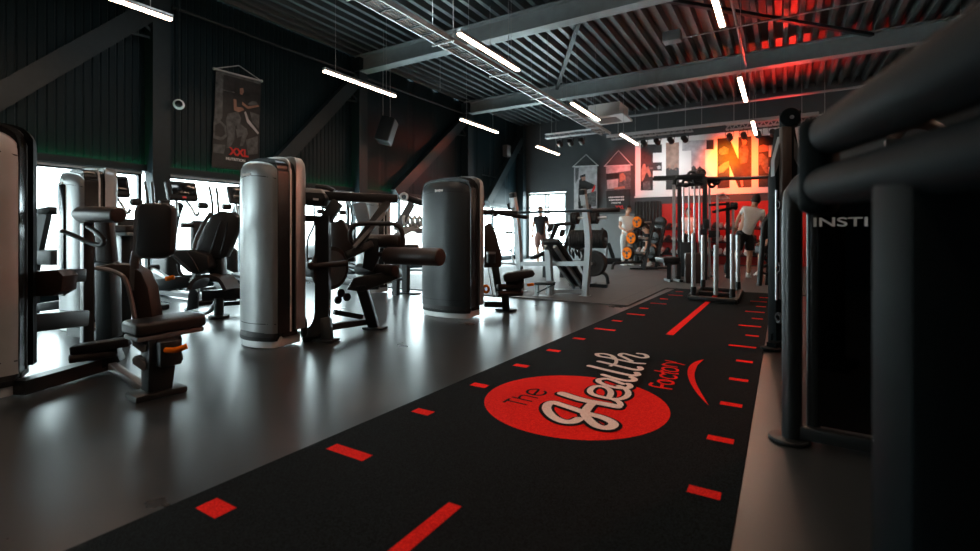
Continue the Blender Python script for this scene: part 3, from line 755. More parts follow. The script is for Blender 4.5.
MB().tube([A(166, 350, -.08), A(176, 350, -.10), A(187, 346, -.08)], .016, 10, sm=3).build('release_lever', M['orange'], mA)
b = MB(); b.plate([(95, 266), (112, 263.5), (130, 265), (141, 272), (148, 288), (153, 320), (136, 326), (132, 302), (127, 283), (113, 273), (95, 271)], 2.93, .10, .012); b.build('curved_support', M['brown_leather'], mA)
MB().tube([A(96, 268, .06), A(113, 271, .06), A(125, 279, .06), (A(131, 298, .06)), A(136, 324, .06)], .013, 8, sm=4).build('support_edge', M['grey_metal'], mA)
def pad_px(b, u0, v0, u1, v1, d, th, r=9, lean=0, taper=0):
    """rounded upholstered pad"""
    pts = []
    for cx, cy, a0 in ((u1 - r, v0 + r, -90), (u1 - r, v1 - r, 0), (u0 + r, v1 - r, 90), (u0 + r, v0 + r, 180)):
        for k in range(5):
            a = math.radians(a0 + k * 22.5); x = cx + r * math.cos(a); y = cy + r * math.sin(a)
            x += lean * (v1 - y) / (v1 - v0) + taper * ((x - (u0 + u1) / 2) / (u1 - u0)) * (v1 - y) / (v1 - v0) * 2
            pts.append((x, y))
    return b.plate(pts, d, th, .018)
b = MB(); pad_px(b, 134, 203, 170, 258, 2.86, .065, 9, 2, 0)
bp = b.build('backrest', M['leather'], mA)
b = MB(); pad_px(b, 131, 203, 168, 259, 2.90, .05, 9, 2, 0); b.build('backrest_shell', M['grey_metal'], bp)
MB().tube([A(137, 252, .1), A(135, 262, .1), A(134, 290, .1)], .026, 12).build('backrest_post', M['grey_metal'], mA)
MB().bar(A(72, 350, .32), A(131, 341, .45), .11, .06, bev=.014).build('foot_pad', M['dark_plastic'], mA)
MB().cyl(A(69, 359, .28), A(118, 352, .42), .030, n=16, bev=.008).build('foot_roller', M['foam'], mA)
MB().bar(A(22, 324, .2), A(84, 318, .7), .08, .115, bev=.01).build('cross_beam', M['black_metal'], mA)
b = MB(); b.plate([(22, 272), (57, 270), (63, 276), (61, 291), (52, 296), (22, 297)], 3.05, .12, .01); b.build('side_pad', M['brown_leather'], mA)
MB().bar(A(57, 277, .3), A(82, 275, .5), .07, .09, bev=.01).build('side_arm', M['black_metal'], mA)

# ----------------------------------------------------------------- machine with the slotted tower
B = P_(3.8)
r_ = MB().cyl(B(80, 214, .05), B(119, 215, -.12), .062, n=20, bev=.015).build('roller_pad', M['brown_leather'], mB)
MB().cyl(B(78, 214, .06), B(81, 214, .04), .045, n=16).build('roller_cap', M['dark_plastic'], r_)
b = MB(); b.beam([B(79, 222, .0), B(79, 216, .0), B(91, 216, -.05), B(91, 224, -.05)], .03, .012); b.build('roller_bracket', M['grey_metal'], mB)
MB().tube([B(62, 231, -.1), B(75, 236, -.1), B(90, 243, -.1), (B(101, 245, -.12)), B(104, 240, -.15), B(96, 232, -.1), B(84, 225, 0)], .018, 10, sm=4).build('handle', M['foam'], mB)
MB().bar(B(87, 223, .0), V((B(87, 223).x, B(87, 223).y, 0)), .09, .07, bev=.01, up=L_).build('upright', M['black_metal'], mB)
b = MB(); b.plate([(93, 216), (99, 212), (108, 214), (113, 262), (95, 262)], 3.9, .07, .015); b.build('backrest', M['brown_leather'], mB)
b = MB(); b.plate([(94, 262), (109, 262), (112, 338), (95, 344)], 3.9, .12, .01); b.build('backrest_column', M['black_metal'], mB)
b = MB(); b.box(B(124, 229, .5), (.34, .30, .06), (0, 0, .4), bev=.02); b.build('seat', M['brown_leather'], mB)
b = MB(); b.box(B(124, 234, .5), (.35, .31, .03), (0, 0, .4), bev=.008); b.build('seat_pan', M['silver'], mB)
MB().bar(B(124, 236, .5), V((B(124, 236, .5).x, B(124, 236, .5).y, 0)), .10, .08, bev=.01).build('seat_post', M['black_metal'], mB)
MB().bar(at(72, 330, d=4.4), at(122, 338, d=4.25), .09, .08).build('floor_beam', M['black_metal'], mB)

# ----------------------------------------------------------------- reclined leg press machine with a black shell seat
mC = thing('leg_press_machine', 'reclined black machine with grooved backrest between two silver towers', 'gym machine', (-5.5, 3.2, 0))
Cc = P_(5.5)
b = MB(); b.plate([(194, 256), (197, 241), (204, 226), (212, 214), (219, 211), (232, 212), (238, 217), (238, 227), (232, 243), (226, 257), (210, 260), (198, 260)], 5.45, .11, .03)
bk = b.build('backrest', M['leather'], mC)
for du in (9, 19): MB().tube([Cc(201 + du, 254, -.055), Cc(206 + du, 238, -.055), Cc(214 + du * .7, 222, -.055)], .008, 6, sm=3).build('seam', M['dark_plastic'], bk)
MB().tube([Cc(193, 255, .0), Cc(196, 240, .0), Cc(203, 225, .0), Cc(211, 213, 0)], .022, 10, sm=4).build('backrest_shell', M['grey_metal'], mC)
b = MB(); b.plate([(209, 256), (221, 257), (222, 282), (209, 282)], 5.5, .12, .01); b.build('backrest_post', M['black_metal'], mC)
b = MB(); b.plate([(166, 253), (172, 250), (190, 250), (207, 254), (209, 268), (196, 275), (187, 272)], 5.35, .40, .03); st = b.build('seat', M['leather'], mC)
for p in (((170, 252), (182, 262), (192, 272)), ((186, 251), (194, 262), (199, 272))):
    MB().tube([Cc(*q_, -.16) for q_ in p], .006, 6, sm=3).build('seam', M['brown_leather'], st)
MB().beam([Cc(197, 288), Cc(202, 279), Cc(214, 275), Cc(226, 279), Cc(232, 289)], .30, .04, sm=3).build('arched_guard', M['brown_leather'], mC)
MB().bar(Cc(203, 296), Cc(244, 293, .1), .10, .12, bev=.01).build('main_beam', M['black_metal'], mC)
b = MB(); b.plate([(190, 281), (198, 288), (196, 309), (186, 311)], 5.6, .05, .006); b.build('side_plate', M['black_metal'], mC)
MB().tube([Cc(190, 281, .09), Cc(199, 291, .09)], .018, 8).build('plate_edge', M['silver'], mC)
MB().tube([Cc(186, 309, .2), Cc(200, 313, .12), Cc(210, 311, .05), Cc(216, 302, 0)], .026, 10, sm=4).build('floor_tube', M['silver'], mC)
MB().cyl(Cc(219, 298), V((Cc(219, 298).x, Cc(219, 298).y, .03)), .05, n=16).build('pedestal', M['black_metal'], mC)
MB().cyl(V((Cc(219, 298).x, Cc(219, 298).y, 0)), V((Cc(219, 298).x, Cc(219, 298).y, .035)), .11, n=20, bev=.008).build('foot', M['black_metal'], mC)
MB().bar(Cc(156, 285, .1), Cc(192, 281, .15), .10, .14, bev=.01).build('cross_beam', M['black_metal'], mC)
MB().bar(Cc(166, 279, -.05), Cc(174, 277, -.05), .05, .05, bev=.012).build('release_lever', M['orange'], mC)
MB().tube([Cc(178, 264), Cc(180, 272), Cc(184, 276), Cc(192, 276)], .018, 8, sm=3).build('side_handle', M['black_metal'], mC)
MB().bar(Cc(222, 304, .3), Cc(248, 302, .4), .06, .05).build('floor_rail', M['black_metal'], mC)

# ----------------------------------------------------------------- leg curl machine (silver tower in front)
D = P_(4.5)
b = MB(); b.plate([(304, 192), (323, 193), (326, 198), (322, 206), (304, 205)], 4.35, .22, .012); hb = b.build('head_box', M['black_metal'], mD)
b = MB(); b.plate([(304, 188), (321, 189), (323, 193), (304, 192.6)], 4.36, .2, .004); b.build('head_cap', M['white_trim'], hb)
b = MB(); b.plate([(313, 198), (318, 198.4), (318, 200.5), (313, 200)], 4.335, .01); b.build('plate_mark', M['ink_white'], hb)
b = MB()
b.tube([D(316, 186.5), D(322, 187), D(328, 188), D(334, 191)], .022, 8, sm=3); b.build('pulley_cover', M['dark_plastic'], mD)
MB().bar(D(320, 196, -.05), D(397, 199, .25), .085, .085, bev=.01).build('top_beam', M['black_metal'], mD)
MB().bar(D(338, 202), D(322, 226, -.05), .10, .09, bev=.008, up=FW).build('gusset_arm', M['black_metal'], mD)
MB().bar(D(303, 218, -.1), D(334, 220), .06, .06, bev=.008).build('link_arm', M['black_metal'], mD)
MB().beam([D(323, 216, -.08), D(323, 260, -.09), D(323, 305, -.1), D(321, 322, -.12), D(314, 333, -.15), D(302, 338, -.2)], .125, .07, sm=3, side=RT).build('upright', M['black_metal'], mD)
MB().bar(D(326, 318, -.14), D(328, 341.5, -.2), .09, .07, bev=.008, up=FW).build('leg', M['black_metal'], mD)
fp = D(326, 343, -.2); fp.z = .012
MB().box(fp, (.20, .14, .024), (0, 0, .3), bev=.008).build('foot_plate', M['black_metal'], mD)
da = MB().bar(D(388, 202, .2), D(357, 245, .0), .075, .07, bev=.008, up=FW).build('swing_arm', M['black_metal'], mD)
MB().bar(D(385, 213, .12), D(354, 247, -.06), .03, .02, up=FW).build('arm_edge', M['grey_metal'], da)
MB().tube([D(357, 246), D(351, 240), D(351, 229), D(359, 224), D(380, 223.5), D(396, 225), D(402, 232), D(403, 247)], .022, 10, sm=4).build('hand_grip', M['foam'], mD)
def xroller(root, u0, u1, v, y, r, m='foam'):
    a, c = at(u0, v, y=y), at(u1, v, y=y); c.z = a.z
    o = MB().cyl(a, c, r, n=24, bev=.018).build('roller_pad', M[m], root)
    MB().cyl(a - V((.012, 0, 0)), a + V((.02, 0, 0)), r * .72, n=20).build('roller_cap', M['dark_plastic'], o); return o
xroller(mD, 365, 402, 241, 3.45, .066, 'brown_leather')
xroller(mD, 387, 441, 255.5, 3.35, .080, 'brown_leather')
xroller(mD, 358, 396, 269, 3.45, .058, 'foam')
b = MB(); b.plate([(366, 238), (378, 238), (379, 258), (372, 272), (362, 268)], 4.62, .05, .008); b.build('roller_bracket', M['black_metal'], mD)
MB().cyl(at(370, 254, y=3.42), at(392, 255, y=3.38), .022, n=12).build('roller_axle', M['black_metal'], mD)
MB().bar(D(346, 256, .02), D(372, 244, .15), .07, .10, bev=.01, up=FW).build('roller_arm', M['black_metal'], mD)
c = D(330, 268, .04)
cm_ = MB().cyl(c - V((.03, 0, 0)), c + V((.03, 0, 0)), .205, n=36, bev=.006).build('cam_disc', M['brown_leather'], mD)
MB().cyl(c + V((.02, 0, 0)), c + V((.036, 0, 0)), .165, n=32).build('cam_face', M['grey_metal'], cm_)
lv = MB().cyl(D(312, 266, -.2), D(347, 263, -.05), .022, .030, n=14).build('start_lever', M['foam'], mD)
MB().ball(D(311, 266, -.2), .036, n=12).build('lever_knob', M['dark_plastic'], lv)
b = MB(); b.plate([(346, 290), (353, 278), (396, 270), (398, 279), (362, 292)], 4.60, .26, .015); b.build('thigh_pad', M['leather'], mD)
MB().bar(D(361, 284, .12), D(374, 327, .38), .10, .08, bev=.008, up=FW).build('leg', M['black_metal'], mD)
fp = at(375, 329, d=4.87); fp.z = .012
MB().box(fp, (.22, .14, .024), (0, 0, .3), bev=.008).build('foot_plate', M['black_metal'], mD)
MB().bar(D(330, 327, -.08), D(370, 321, .42), .07, .055).build('floor_beam', M['black_metal'], mD)
MB().bar(D(334, 312, .25), D(362, 317, .45), .05, .05).build('floor_beam', M['black_metal'], mD)
b = MB(); b.plate([(330, 223), (342, 219), (352, 239), (354, 262), (331, 262)], 4.75, .08, .015); b.build('backrest', M['brown_leather'], mD)
for k, (u, v) in enumerate(((341, 293), (347, 297), (338, 300))): MB().cyl(D(u, v, .1) - V((.012, 0, 0)), D(u, v, .1) + V((.012, 0, 0)), .04, n=18, bev=.005).build('cable_pulley', M['dark_plastic'], mD)
MB().torus(at(304, 327, d=4.3), V((.5, .8, 0)), .075, .022, 20, 8).build('rubber_ring', M['rubber'], mD)

# ----------------------------------------------------------------- leg extension machine (charcoal tower)
E_ = P_(5.9)
b = MB(); b.plate([(484, 226), (490, 222), (496, 233), (502, 256), (501, 267), (484, 268)], 5.95, .08, .015); b.build('backrest', M['brown_leather'], mE)
cu = MB().cyl(E_(491, 263), E_(491, 253.5), .055, n=16).build('cup_holder', M['black_metal'], mE)
MB().cyl(E_(491, 254), E_(491, 252), .058, n=16).build('cup_rim', M['silver'], cu)
MB().bar(E_(495, 266, .1), E_(499, 292, .1), .09, .07, bev=.008, up=FW).build('back_post', M['black_metal'], mE)
b = MB(); b.plate([(503, 275), (508, 273), (533, 270), (535.5, 274), (533, 277), (512, 282), (504, 282)], 5.85, .32, .018); st = b.build('seat', M['leather'], mE)
for v in (287, 294): MB().cyl(E_(497, v, -.05), E_(522, v - 1, .1), .036, n=14, bev=.006).build('adjuster_roller', M['dark_plastic'], mE)
b = MB(); b.plate([(506, 281), (524, 279), (521, 292), (506, 293)], 5.95, .12, .008); b.build('adjuster_block', M['black_metal'], mE)
MB().bar(E_(527, 285, -.05), E_(534, 284, -.05), .035, .035, bev=.01).build('release_lever', M['orange'], mE)
MB().bar(E_(505, 294), E_(506, 309, .1), .09, .08, bev=.008, up=FW).build('seat_post', M['black_metal'], mE)
fp = at(506, 310, d=6.05); fp.z = .012
MB().box(fp, (.24, .14, .024), bev=.008).build('foot_plate', M['black_metal'], mE)
MB().bar(E_(484, 304, .05), E_(505, 304.5, .1), .07, .07).build('floor_beam', M['black_metal'], mE)
for du in (0, 4): MB().cyl(E_(488 + du, 268, .1), E_(493 + du, 297, .1), .008, n=6).build('guide_rod', M['chrome'], mE)
MB().bar(E_(482, 212, .0), E_(516, 213, .4), .07, .06, bev=.008).build('top_arm', M['black_metal'], mE)
MB().bar(E_(500, 213.5, .2), E_(527, 217.5, .3), .05, .05, bev=.008).build('top_arm', M['black_metal'], mE)
MB().cyl(E_(495, 213, -.05), E_(495, 217, -.05), .03, n=12).build('arm_pivot', M['brown_leather'], mE)
MB().torus(E_(486, 289, .05), V((0, 1, 0)), .04, .016, 16, 8).build('counter_ring', M['orange'], mE)

# ----------------------------------------------------------------- lat machine behind the rollers
Fm = P_(7.6)
b = MB(); b.plate([(352, 204), (365, 201), (371, 224), (358, 226)], 7.4, .05, .008); b.build('side_wing', M['grey_metal'], mF)
MB().cyl(Fm(404, 197, -.05), Fm(422, 203, .2), .055, n=16, bev=.01).build('lever_arm', M['black_metal'], mF)
MB().torus(Fm(404, 197, -.09), FW, .055, .018, 20, 8).build('arm_ring', M['white_trim'], mF)
MB().bar(Fm(393, 198, .1), Fm(404, 198), .06, .05).build('top_bar', M['steel_dark'], mF)
MB().bar(Fm(399, 226), Fm(412, 203), .12, .04, up=FW).build('brace_plate', M['grey_metal'], mF)
MB().bar(Fm(396, 236), Fm(426, 221, .2), .10, .08, up=FW).build('lever_beam', M['silver'], mF)
MB().bar(Fm(394, 228), Fm(428, 231, .2), .07, .06, up=FW).build('lever_beam', M['silver'], mF)
for k in range(4):
    c = Fm(405 + k * 5, 221, .05 * k)
    MB().torus(c, V((.8, .3, .1)), .075, .022, 18, 8).build('weight_ring', M['white_trim'], mF)
MB().bar(Fm(396, 236), V((Fm(396, 236).x, Fm(396, 236).y, 0)), .09, .08).build('upright', M['black_metal'], mF)
b = MB(); b.box(Fm(404, 247, .2), (.4, .3, .08), bev=.02); b.build('seat', M['leather'], mF)
MB().bar(Fm(406, 250, .2), V((Fm(406, 250, .2).x, Fm(406, 250, .2).y, .02)), .10, .08).build('seat_post', M['black_metal'], mF)
fp = V((Fm(406, 250, .2).x, Fm(406, 250, .2).y, .012)); MB().box(fp, (.5, .16, .024), bev=.008).build('foot_plate', M['black_metal'], mF)
MB().bar(Fm(388, 262, .4), Fm(390, 282, .6), .07, .06).build('leg', M['black_metal'], mF)

# ----------------------------------------------------------------- cross trainers in front of the windows
def cross_trainer():
    r = thing('cross_trainer', '', 'cross trainer', (0, 0, 0), 0, 'cross trainers at the left windows')
    b = MB(); b.box((.05, 0, .07), (1.65, .10, .09), bev=.02); b.build('base_rail', M['grey_metal'], r)
    for x in (-.75, .85): MB().box((x, 0, .035), (.09, .58, .07), bev=.02).build('stabiliser', M['dark_plastic'], r)
    b = MB(); b.box((-.50, 0, .42), (.55, .22, .66), bev=.10, seg=4); b.build('drive_housing', M['dark_plastic'], r)
    b = MB(); b.beam([(-.42, 0, .6), (-.30, 0, 1.1), (-.12, 0, 1.42)], .10, .09, sm=3, side=(0, 1, 0)); b.build('console_post', M['black_metal'], r)
    b = MB(); b.box((-.05, 0, 1.60), (.09, .42, .30), (0, math.radians(-18), 0), bev=.03, seg=3); c = b.build('console', M['dark_plastic'], r)
    MB().box((.002, 0, 1.63), (.01, .33, .17), (0, math.radians(-18), 0), bev=.003).build('screen', M['screen'], c)
    MB().box((.030, 0, 1.505), (.012, .05, .03), (0, math.radians(-18), 0)).build('stop_key', M['red_plastic'], c)
    for s_ in (-1, 1):
        MB().tube([(-.06, s_ * .07, 1.46), (.02, s_ * .10, 1.36), (.10, s_ * .13, 1.24), (.13, s_ * .16, 1.30)], .020, 10, sm=4).build('fixed_grip', M['silver'], r)
        a = MB().tube([(-.30, s_ * .33, .45), (-.26, s_ * .34, .85), (-.10, s_ * .36, 1.06), (.02, s_ * .40, 1.22), (.02, s_ * .41, 1.45), (-.04, s_ * .40, 1.70)], .019, 10, sm=4).build('swing_arm', M['black_metal'], r)
        MB().cyl((-.30, s_ * .20, .47), (-.30, s_ * .36, .47), .045, n=14).build('arm_pivot', M['dark_plastic'], a)
        MB().bar((-.30, s_ * .30, .46), (.62, s_ * .24, .20), .06, .05, bev=.01).build('pedal_beam', M['silver'], r)
        MB().box((.42, s_ * .24, .31), (.40, .17, .05), (0, math.radians(8), 0), bev=.015).build('pedal', M['dark_plastic'], r)
        MB().box((.02, s_ * .27, 1.40), (.10, .14, .10), bev=.03).build('cup_holder', M['dark_plastic'], r)
    b = MB(); b.box((.34, .05, .92), (.10, .22, .48), bev=.03); b.build('step_column', M['dark_plastic'], r)
    MB().cyl((.34, -.20, 1.09), (.34, .36, 1.09), .035, n=12, bev=.01).build('grip_bar', M['foam'], r)
    MB().bar((.34, .05, .7), (.30, .0, .1), .09, .09).build('column_post', M['black_metal'], r)
    return r
ct = cross_trainer()
for k, (y, l) in enumerate([(2.84, 'cross trainer against the window just right of the slotted silver tower'), (3.73, 'cross trainer right of the steel column by the window'), (4.64, 'cross trainer against the window just left of the front silver tower'),
        (6.46, 'cross trainer by the window behind the leg curl machine'), (7.37, 'cross trainer by the window left of the farther silver edged tower')]):
    if k == 0: ct.location = (-7.6, y, 0); ct['label'] = l
    else: dup(ct, (-7.6, y, 0), None, l)
# a treadmill end seen between the two left towers
tm = thing('treadmill', 'treadmill seen between the left edge tower and the slotted tower', 'treadmill', (-6.6, 1.35, 0))
Tq = P_(5.4)
MB().bar(Tq(46, 209), Tq(33, 270), .10, .07, up=FW).build('console_post', M['black_metal'], tm)
MB().bar(Tq(40, 212), Tq(30, 262), .03, .03, up=FW).build('post_edge', M['silver'], tm)
b = MB(); b.plate([(33, 209), (49, 206), (50, 211), (46, 214), (33, 214)], 5.3, .35, .01); b.build('console', M['dark_plastic'], tm)
b = MB(); b.box(Tq(54, 257, .1), (.36, .3, .17), (0, 0, .3), bev=.03); b.build('motor_cover', M['dark_plastic'], tm)
MB().ball(Tq(63, 257, -.1), .045, (1, 1, 1.5), n=12).build('cover_cap', M['white_trim'], tm)
b = MB(); b.plate([(28, 305), (62, 300), (62, 309), (28, 313)], 5.2, .5, .01); b.build('running_deck', M['dark_plastic'], tm)
MB().bar(Tq(34, 268), V((Tq(34, 268).x, Tq(34, 268).y, 0)), .07, .07, up=FW).build('leg', M['black_metal'], tm)
#---FREE WEIGHTS---
# ================================================================= bench press station
bp = thing('bench_press_rack', 'silver bench press frame with inclined black bench behind the charcoal tower', 'bench press', (-3.1, 7.1, 0))
yb = 7.08
def upright(u0, u1, u2, v0, vb):
    a = at(u0, v0, y=yb); m_ = at(u1, 245, y=yb); c = at(u2, vb, y=yb); c.z = 0
    MB().beam([a, (a + m_) / 2 + V((.015, 0, 0)), m_, (m_ + c) / 2, c], .085, .10, sm=3, side=(1, 0, 0)).build('upright', M['silver'], bp)
    MB().bar(a - V((0, 0, .01)), a + V((0, -.02, .07)), .09, .105, bev=.01).build('upright_cap', M['black_metal'], bp)
    MB().beam([a + V((0, -.03, -.20)), a + V((0, -.13, -.21)), a + V((0, -.16, -.12))], .03, .04, side=(1, 0, 0)).build('bar_hook', M['black_metal'], bp)
    MB().box((c.x, c.y, .012), (.16, .13, .024), bev=.006).build('foot_plate', M['silver'], bp)
    return a, c
a1, c1 = upright(583, 588.5, 585, 194, 297)
a2, c2 = upright(513, 518.5, 521, 197, 290)
MB().bar(at(519, 264, y=yb), at(588, 263.5, y=yb), .09, .07).build('cross_bar', M['silver'], bp)
MB().bar(at(548, 250, y=6.95), V((at(551, 297, y=6.95).x, 6.95, 0)), .085, .10, up=(0, 1, 0)).build('centre_post', M['silver'], bp)
MB().bar(at(546, 291, y=6.98), at(584, 291.5, y=7.05), .05, .06).build('floor_bar', M['silver'], bp)
top_, low_ = at(549, 240, y=6.85), at(579, 284, y=7.9)
pd = MB().bar(top_ + V((0, .05, 0)), low_, .30, .08, bev=.025, seg=3).build('bench_pad', M['leather'], bp)
dv = (low_ - top_).normalized(); nv = V((1, 0, 0)).cross(dv)
for s_ in (-1, 1): MB().bar(top_ + V((s_ * .08, .03, -.10)), low_ + V((s_ * .08, 0, -.07)), .05, .05).build('bench_rail', M['silver'], bp)
MB().bar(low_ + V((0, -.1, -.08)), V((low_.x, low_.y - .05, 0)), .07, .07).build('bench_leg', M['silver'], bp)
b = MB(); b.box(at(545, 283, y=6.72), (.28, .24, .03), (.05, 0, .2), bev=.008); b.build('foot_step', M['black_metal'], bp)
for u in (537, 549): MB().bar(at(u, 284, y=6.72), V((at(u, 284, y=6.72).x, 6.72, 0)), .05, .06).build('step_leg', M['silver'], bp)
fx = at(543, 297, y=6.72); MB().box((fx.x, 6.72, .012), (.30, .12, .024), bev=.005).build('foot_plate', M['silver'], bp)
MB().bar(at(537, 293, y=6.70), at(555, 284, y=6.70), .02, .02).build('step_strut', M['black_metal'], bp)
# barbell on the hooks
zb = at(540, 212, y=6.93).z
bb = thing('barbell', 'empty barbell lying across the silver bench press frame', 'barbell', (-3.2, 6.93, zb))
MB().cyl((-4.0, 6.93, zb), (-2.42, 6.93, zb), .021, n=12).build('bar', M['steel_dark'], bb)
for s_, x0 in ((1, -2.44), (-1, -3.98)):
    MB().cyl((x0, 6.93, zb), (x0 + s_ * .42, 6.93, zb), .033, n=14, bev=.004).build('sleeve', M['brown_leather'], bb)
    MB().cyl((x0 - s_ * .012, 6.93, zb), (x0 + s_ * .012, 6.93, zb), .04, n=16).build('collar', M['steel_dark'], bb)

# ================================================================= plates on a storage tree
def plate_mesh(r, t):
    b = MB(); q = b.bm; n = 28; h = .030
    prof = [(h, -t / 2), (r * .28, -t / 2), (r * .30, -t * .36), (r * .80, -t * .36), (r * .84, -t / 2), (r * .97, -t / 2), (r, -t * .36), (r, t * .36), (r * .97, t / 2), (r * .84, t / 2), (r * .80, t * .36), (r * .30, t * .36), (r * .28, t / 2), (h, t / 2)]
    R = [[q.verts.new((x, p * math.cos(2 * PI * k / n), p * math.sin(2 * PI * k / n))) for p, x in prof] for k in range(n)]
    for k in range(n):
        for j in range(len(prof)):
            q.faces.new((R[k][j], R[(k + 1) % n][j], R[(k + 1) % n][(j + 1) % len(prof)], R[k][(j + 1) % len(prof)]))
    return b
pt = thing('plate_tree', 'black storage tree loaded with weight plates behind the bench press', 'plate rack', (-4.0, 8.6, 0))
yp = 8.35; px0 = at(588, 239, y=yp).x
MB().bar((px0, yp, 0), (px0, yp, 1.5), .08, .08).build('post', M['black_metal'], pt)
MB().bar((px0 - .35, yp, .04), (px0 + .35, yp, .04), .08, .07).build('base_bar', M['black_metal'], pt)
MB().bar((px0, yp - .3, .03), (px0, yp + .35, .03), .08, .06).build('base_bar', M['black_metal'], pt)
for z_ in (at(588, 239, y=yp).z, at(588, 218, y=yp).z): MB().cyl((px0 - .34, yp, z_), (px0 + .34, yp, z_), .024, n=12).build('peg', M['chrome'], pt)
zl_ = at(597, 263, y=yp).z
MB().cyl((px0 + .16, yp + .05, zl_), (px0 + .16, yp - .28, zl_), .024, n=12).build('peg', M['chrome'], pt)
MB().bar((px0, yp, zl_), (px0 + .17, yp, zl_), .06, .05).build('peg_arm', M['black_metal'], pt)
pr = plate_mesh(.165, .042).build('weight_plate', M['rubber'])
first = True
zmid = at(588, 239, y=yp).z
for s_ in (-1, 1):
    for k in range(6):
        o = pr if first else pr.copy()
        if not first: COL.objects.link(o)
        first = False
        o.location = (px0 + s_ * (.065 + k * .046), yp, zmid)
        tag(o, 'black weight plate in the thick %s stack of the storage tree' % ('left' if s_ < 0 else 'right'), 'weight plate', 'plates in the %s stack' % ('left' if s_ < 0 else 'right'))
ps = plate_mesh(.11, .034).build('weight_plate', M['rubber'])
for k in range(6):
    o = ps if k == 0 else ps.copy()
    if k: COL.objects.link(o)
    o.location = (px0 + (-.29 + k * .042 if k < 3 else .08 + (k - 3) * .042), yp, at(588, 218, y=yp).z)
    tag(o, 'small black weight plate on the upper peg of the storage tree', 'weight plate', 'plates on the upper peg')
pb = plate_mesh(.225, .05).build('weight_plate', M['rubber'])
for k in range(3):
    o = pb if k == 0 else pb.copy()
    if k: COL.objects.link(o)
    o.location = (px0 + .16, yp - .10 - k * .055, zl_); o.rotation_euler = (0, 0, PI / 2)
    tag(o, 'large black weight plate facing the turf on the low peg of the storage tree', 'weight plate', 'plates on the low peg')
# ================================================================= plate loaded press behind the bench
lp = thing('plate_loaded_press', 'dark angled press frame with padded top behind the inclined bench', 'gym machine', (-5.2, 8.8, 0))
Q = P_(10.6)
b = MB(); b.plate([(553, 223), (572, 221.5), (575, 225), (556, 226.5)], 10.5, .25, .02); b.build('head_pad', M['leather'], lp)
for (u0, v0, u1, v1) in ((557, 225, 545, 254), (573, 225, 562, 257)): MB().bar(Q(u0, v0), Q(u1, v1), .10, .08, up=FW).build('frame_arm', M['black_metal'], lp)
MB().bar(Q(549, 243), Q(567, 243), .05, .05).build('cross_bar', M['silver'], lp)
b = MB(); pad_px(b, 546.5, 223, 552, 232, 10.4, .12, 2.2, 3); b.build('shoulder_pad', M['leather'], lp)
b = MB(); pad_px(b, 559, 229, 564, 237, 10.5, .12, 2, 2); b.build('shoulder_pad', M['leather'], lp)
MB().tube([Q(573, 226), Q(577, 222), Q(574, 215), Q(571, 224)], .02, 8).build('handle', M['silver'], lp)
MB().bar(Q(566, 243, .2), Q(590, 254, .1), .09, .08).build('sled_rail', M['black_metal'], lp)
MB().bar(Q(546, 252), Q(532, 258, -.4), .10, .07).build('floor_beam', M['black_metal'], lp)
MB().bar(Q(562, 257), V((Q(562, 257).x, Q(562, 257).y, 0)), .08, .08).build('leg', M['black_metal'], lp)
MB().bar(Q(545, 254), V((Q(545, 254).x, Q(545, 254).y, 0)), .08, .08).build('leg', M['black_metal'], lp)
MB().tube([at(558, 281, y=9.0), at(572, 277, y=9.3), at(582, 271, y=9.6)], .03, 8, sm=3).build('floor_foot', M['black_metal'], lp) if False else None
for k in range(5):
    c = Q(570 + k * 3, 251 + (k % 2) * 3, .1); MB().torus(c, V((.9, .2, .2)), .09, .02, 16, 6).build('load_ring', M['black_metal'], lp)
# curved foot in front of the plate tree
cf = thing('floor_hook', 'curved black tube foot on the rubber tiles right of the bench press', 'foot', (-3.0, 8.9, 0))
p_ = [at(588, 271, y=8.9), at(598, 271.5, y=8.9), at(606, 275, y=8.9), at(608, 281, y=8.9)]; p_[-1].z = .03
MB().tube(p_, .035, 10, sm=4).build('tube', M['black_metal'], cf)
p_[0].z = p_[0].z; MB().bar(p_[0], V((p_[0].x - .05, 8.95, 0)), .06, .06).build('leg', M['black_metal'], cf)
# ================================================================= light frames of bikes by the far windows
def exercise_bike():
    r = thing('exercise_bike', '', 'exercise bike', (0, 0, 0), 0, 'exercise bikes at the far windows')
    MB().tube([(-.5, 0, .08), (0, 0, .12), (.5, 0, .08)], .035, 10, sm=3).build('base_rail', M['silver'], r)
    for x in (-.5, .5): MB().bar((x, -.25, .04), (x, .25, .04), .06, .07, bev=.01).build('stabiliser', M['silver'], r)
    MB().cyl((-.32, -.03, .36), (-.32, .03, .36), .24, n=28, bev=.01).build('flywheel', M['grey_metal'], r)
    MB().tube([(.28, 0, .10), (.20, 0, .55), (.15, 0, .98)], .028, 10).build('seat_tube', M['silver'], r)
    MB().box((.14, 0, 1.02), (.26, .18, .07), bev=.03).build('saddle', M['leather'], r)
    MB().tube([(-.30, 0, .15), (-.32, 0, .7), (-.40, 0, 1.1)], .028, 10).build('front_tube', M['silver'], r)
    MB().tube([(-.25, -.2, 1.16), (-.40, -.2, 1.12), (-.46, 0, 1.10), (-.40, .2, 1.12), (-.25, .2, 1.16)], .018, 8, sm=3).build('handlebar', M['black_metal'], r)
    MB().tube([(-.32, 0, .5), (.22, 0, .5)], .025, 10).build('cross_tube', M['silver'], r)
    MB().box((-.46, 0, 1.2), (.04, .22, .16), bev=.015).build('display', M['dark_plastic'], r)
    return r
eb = exercise_bike()
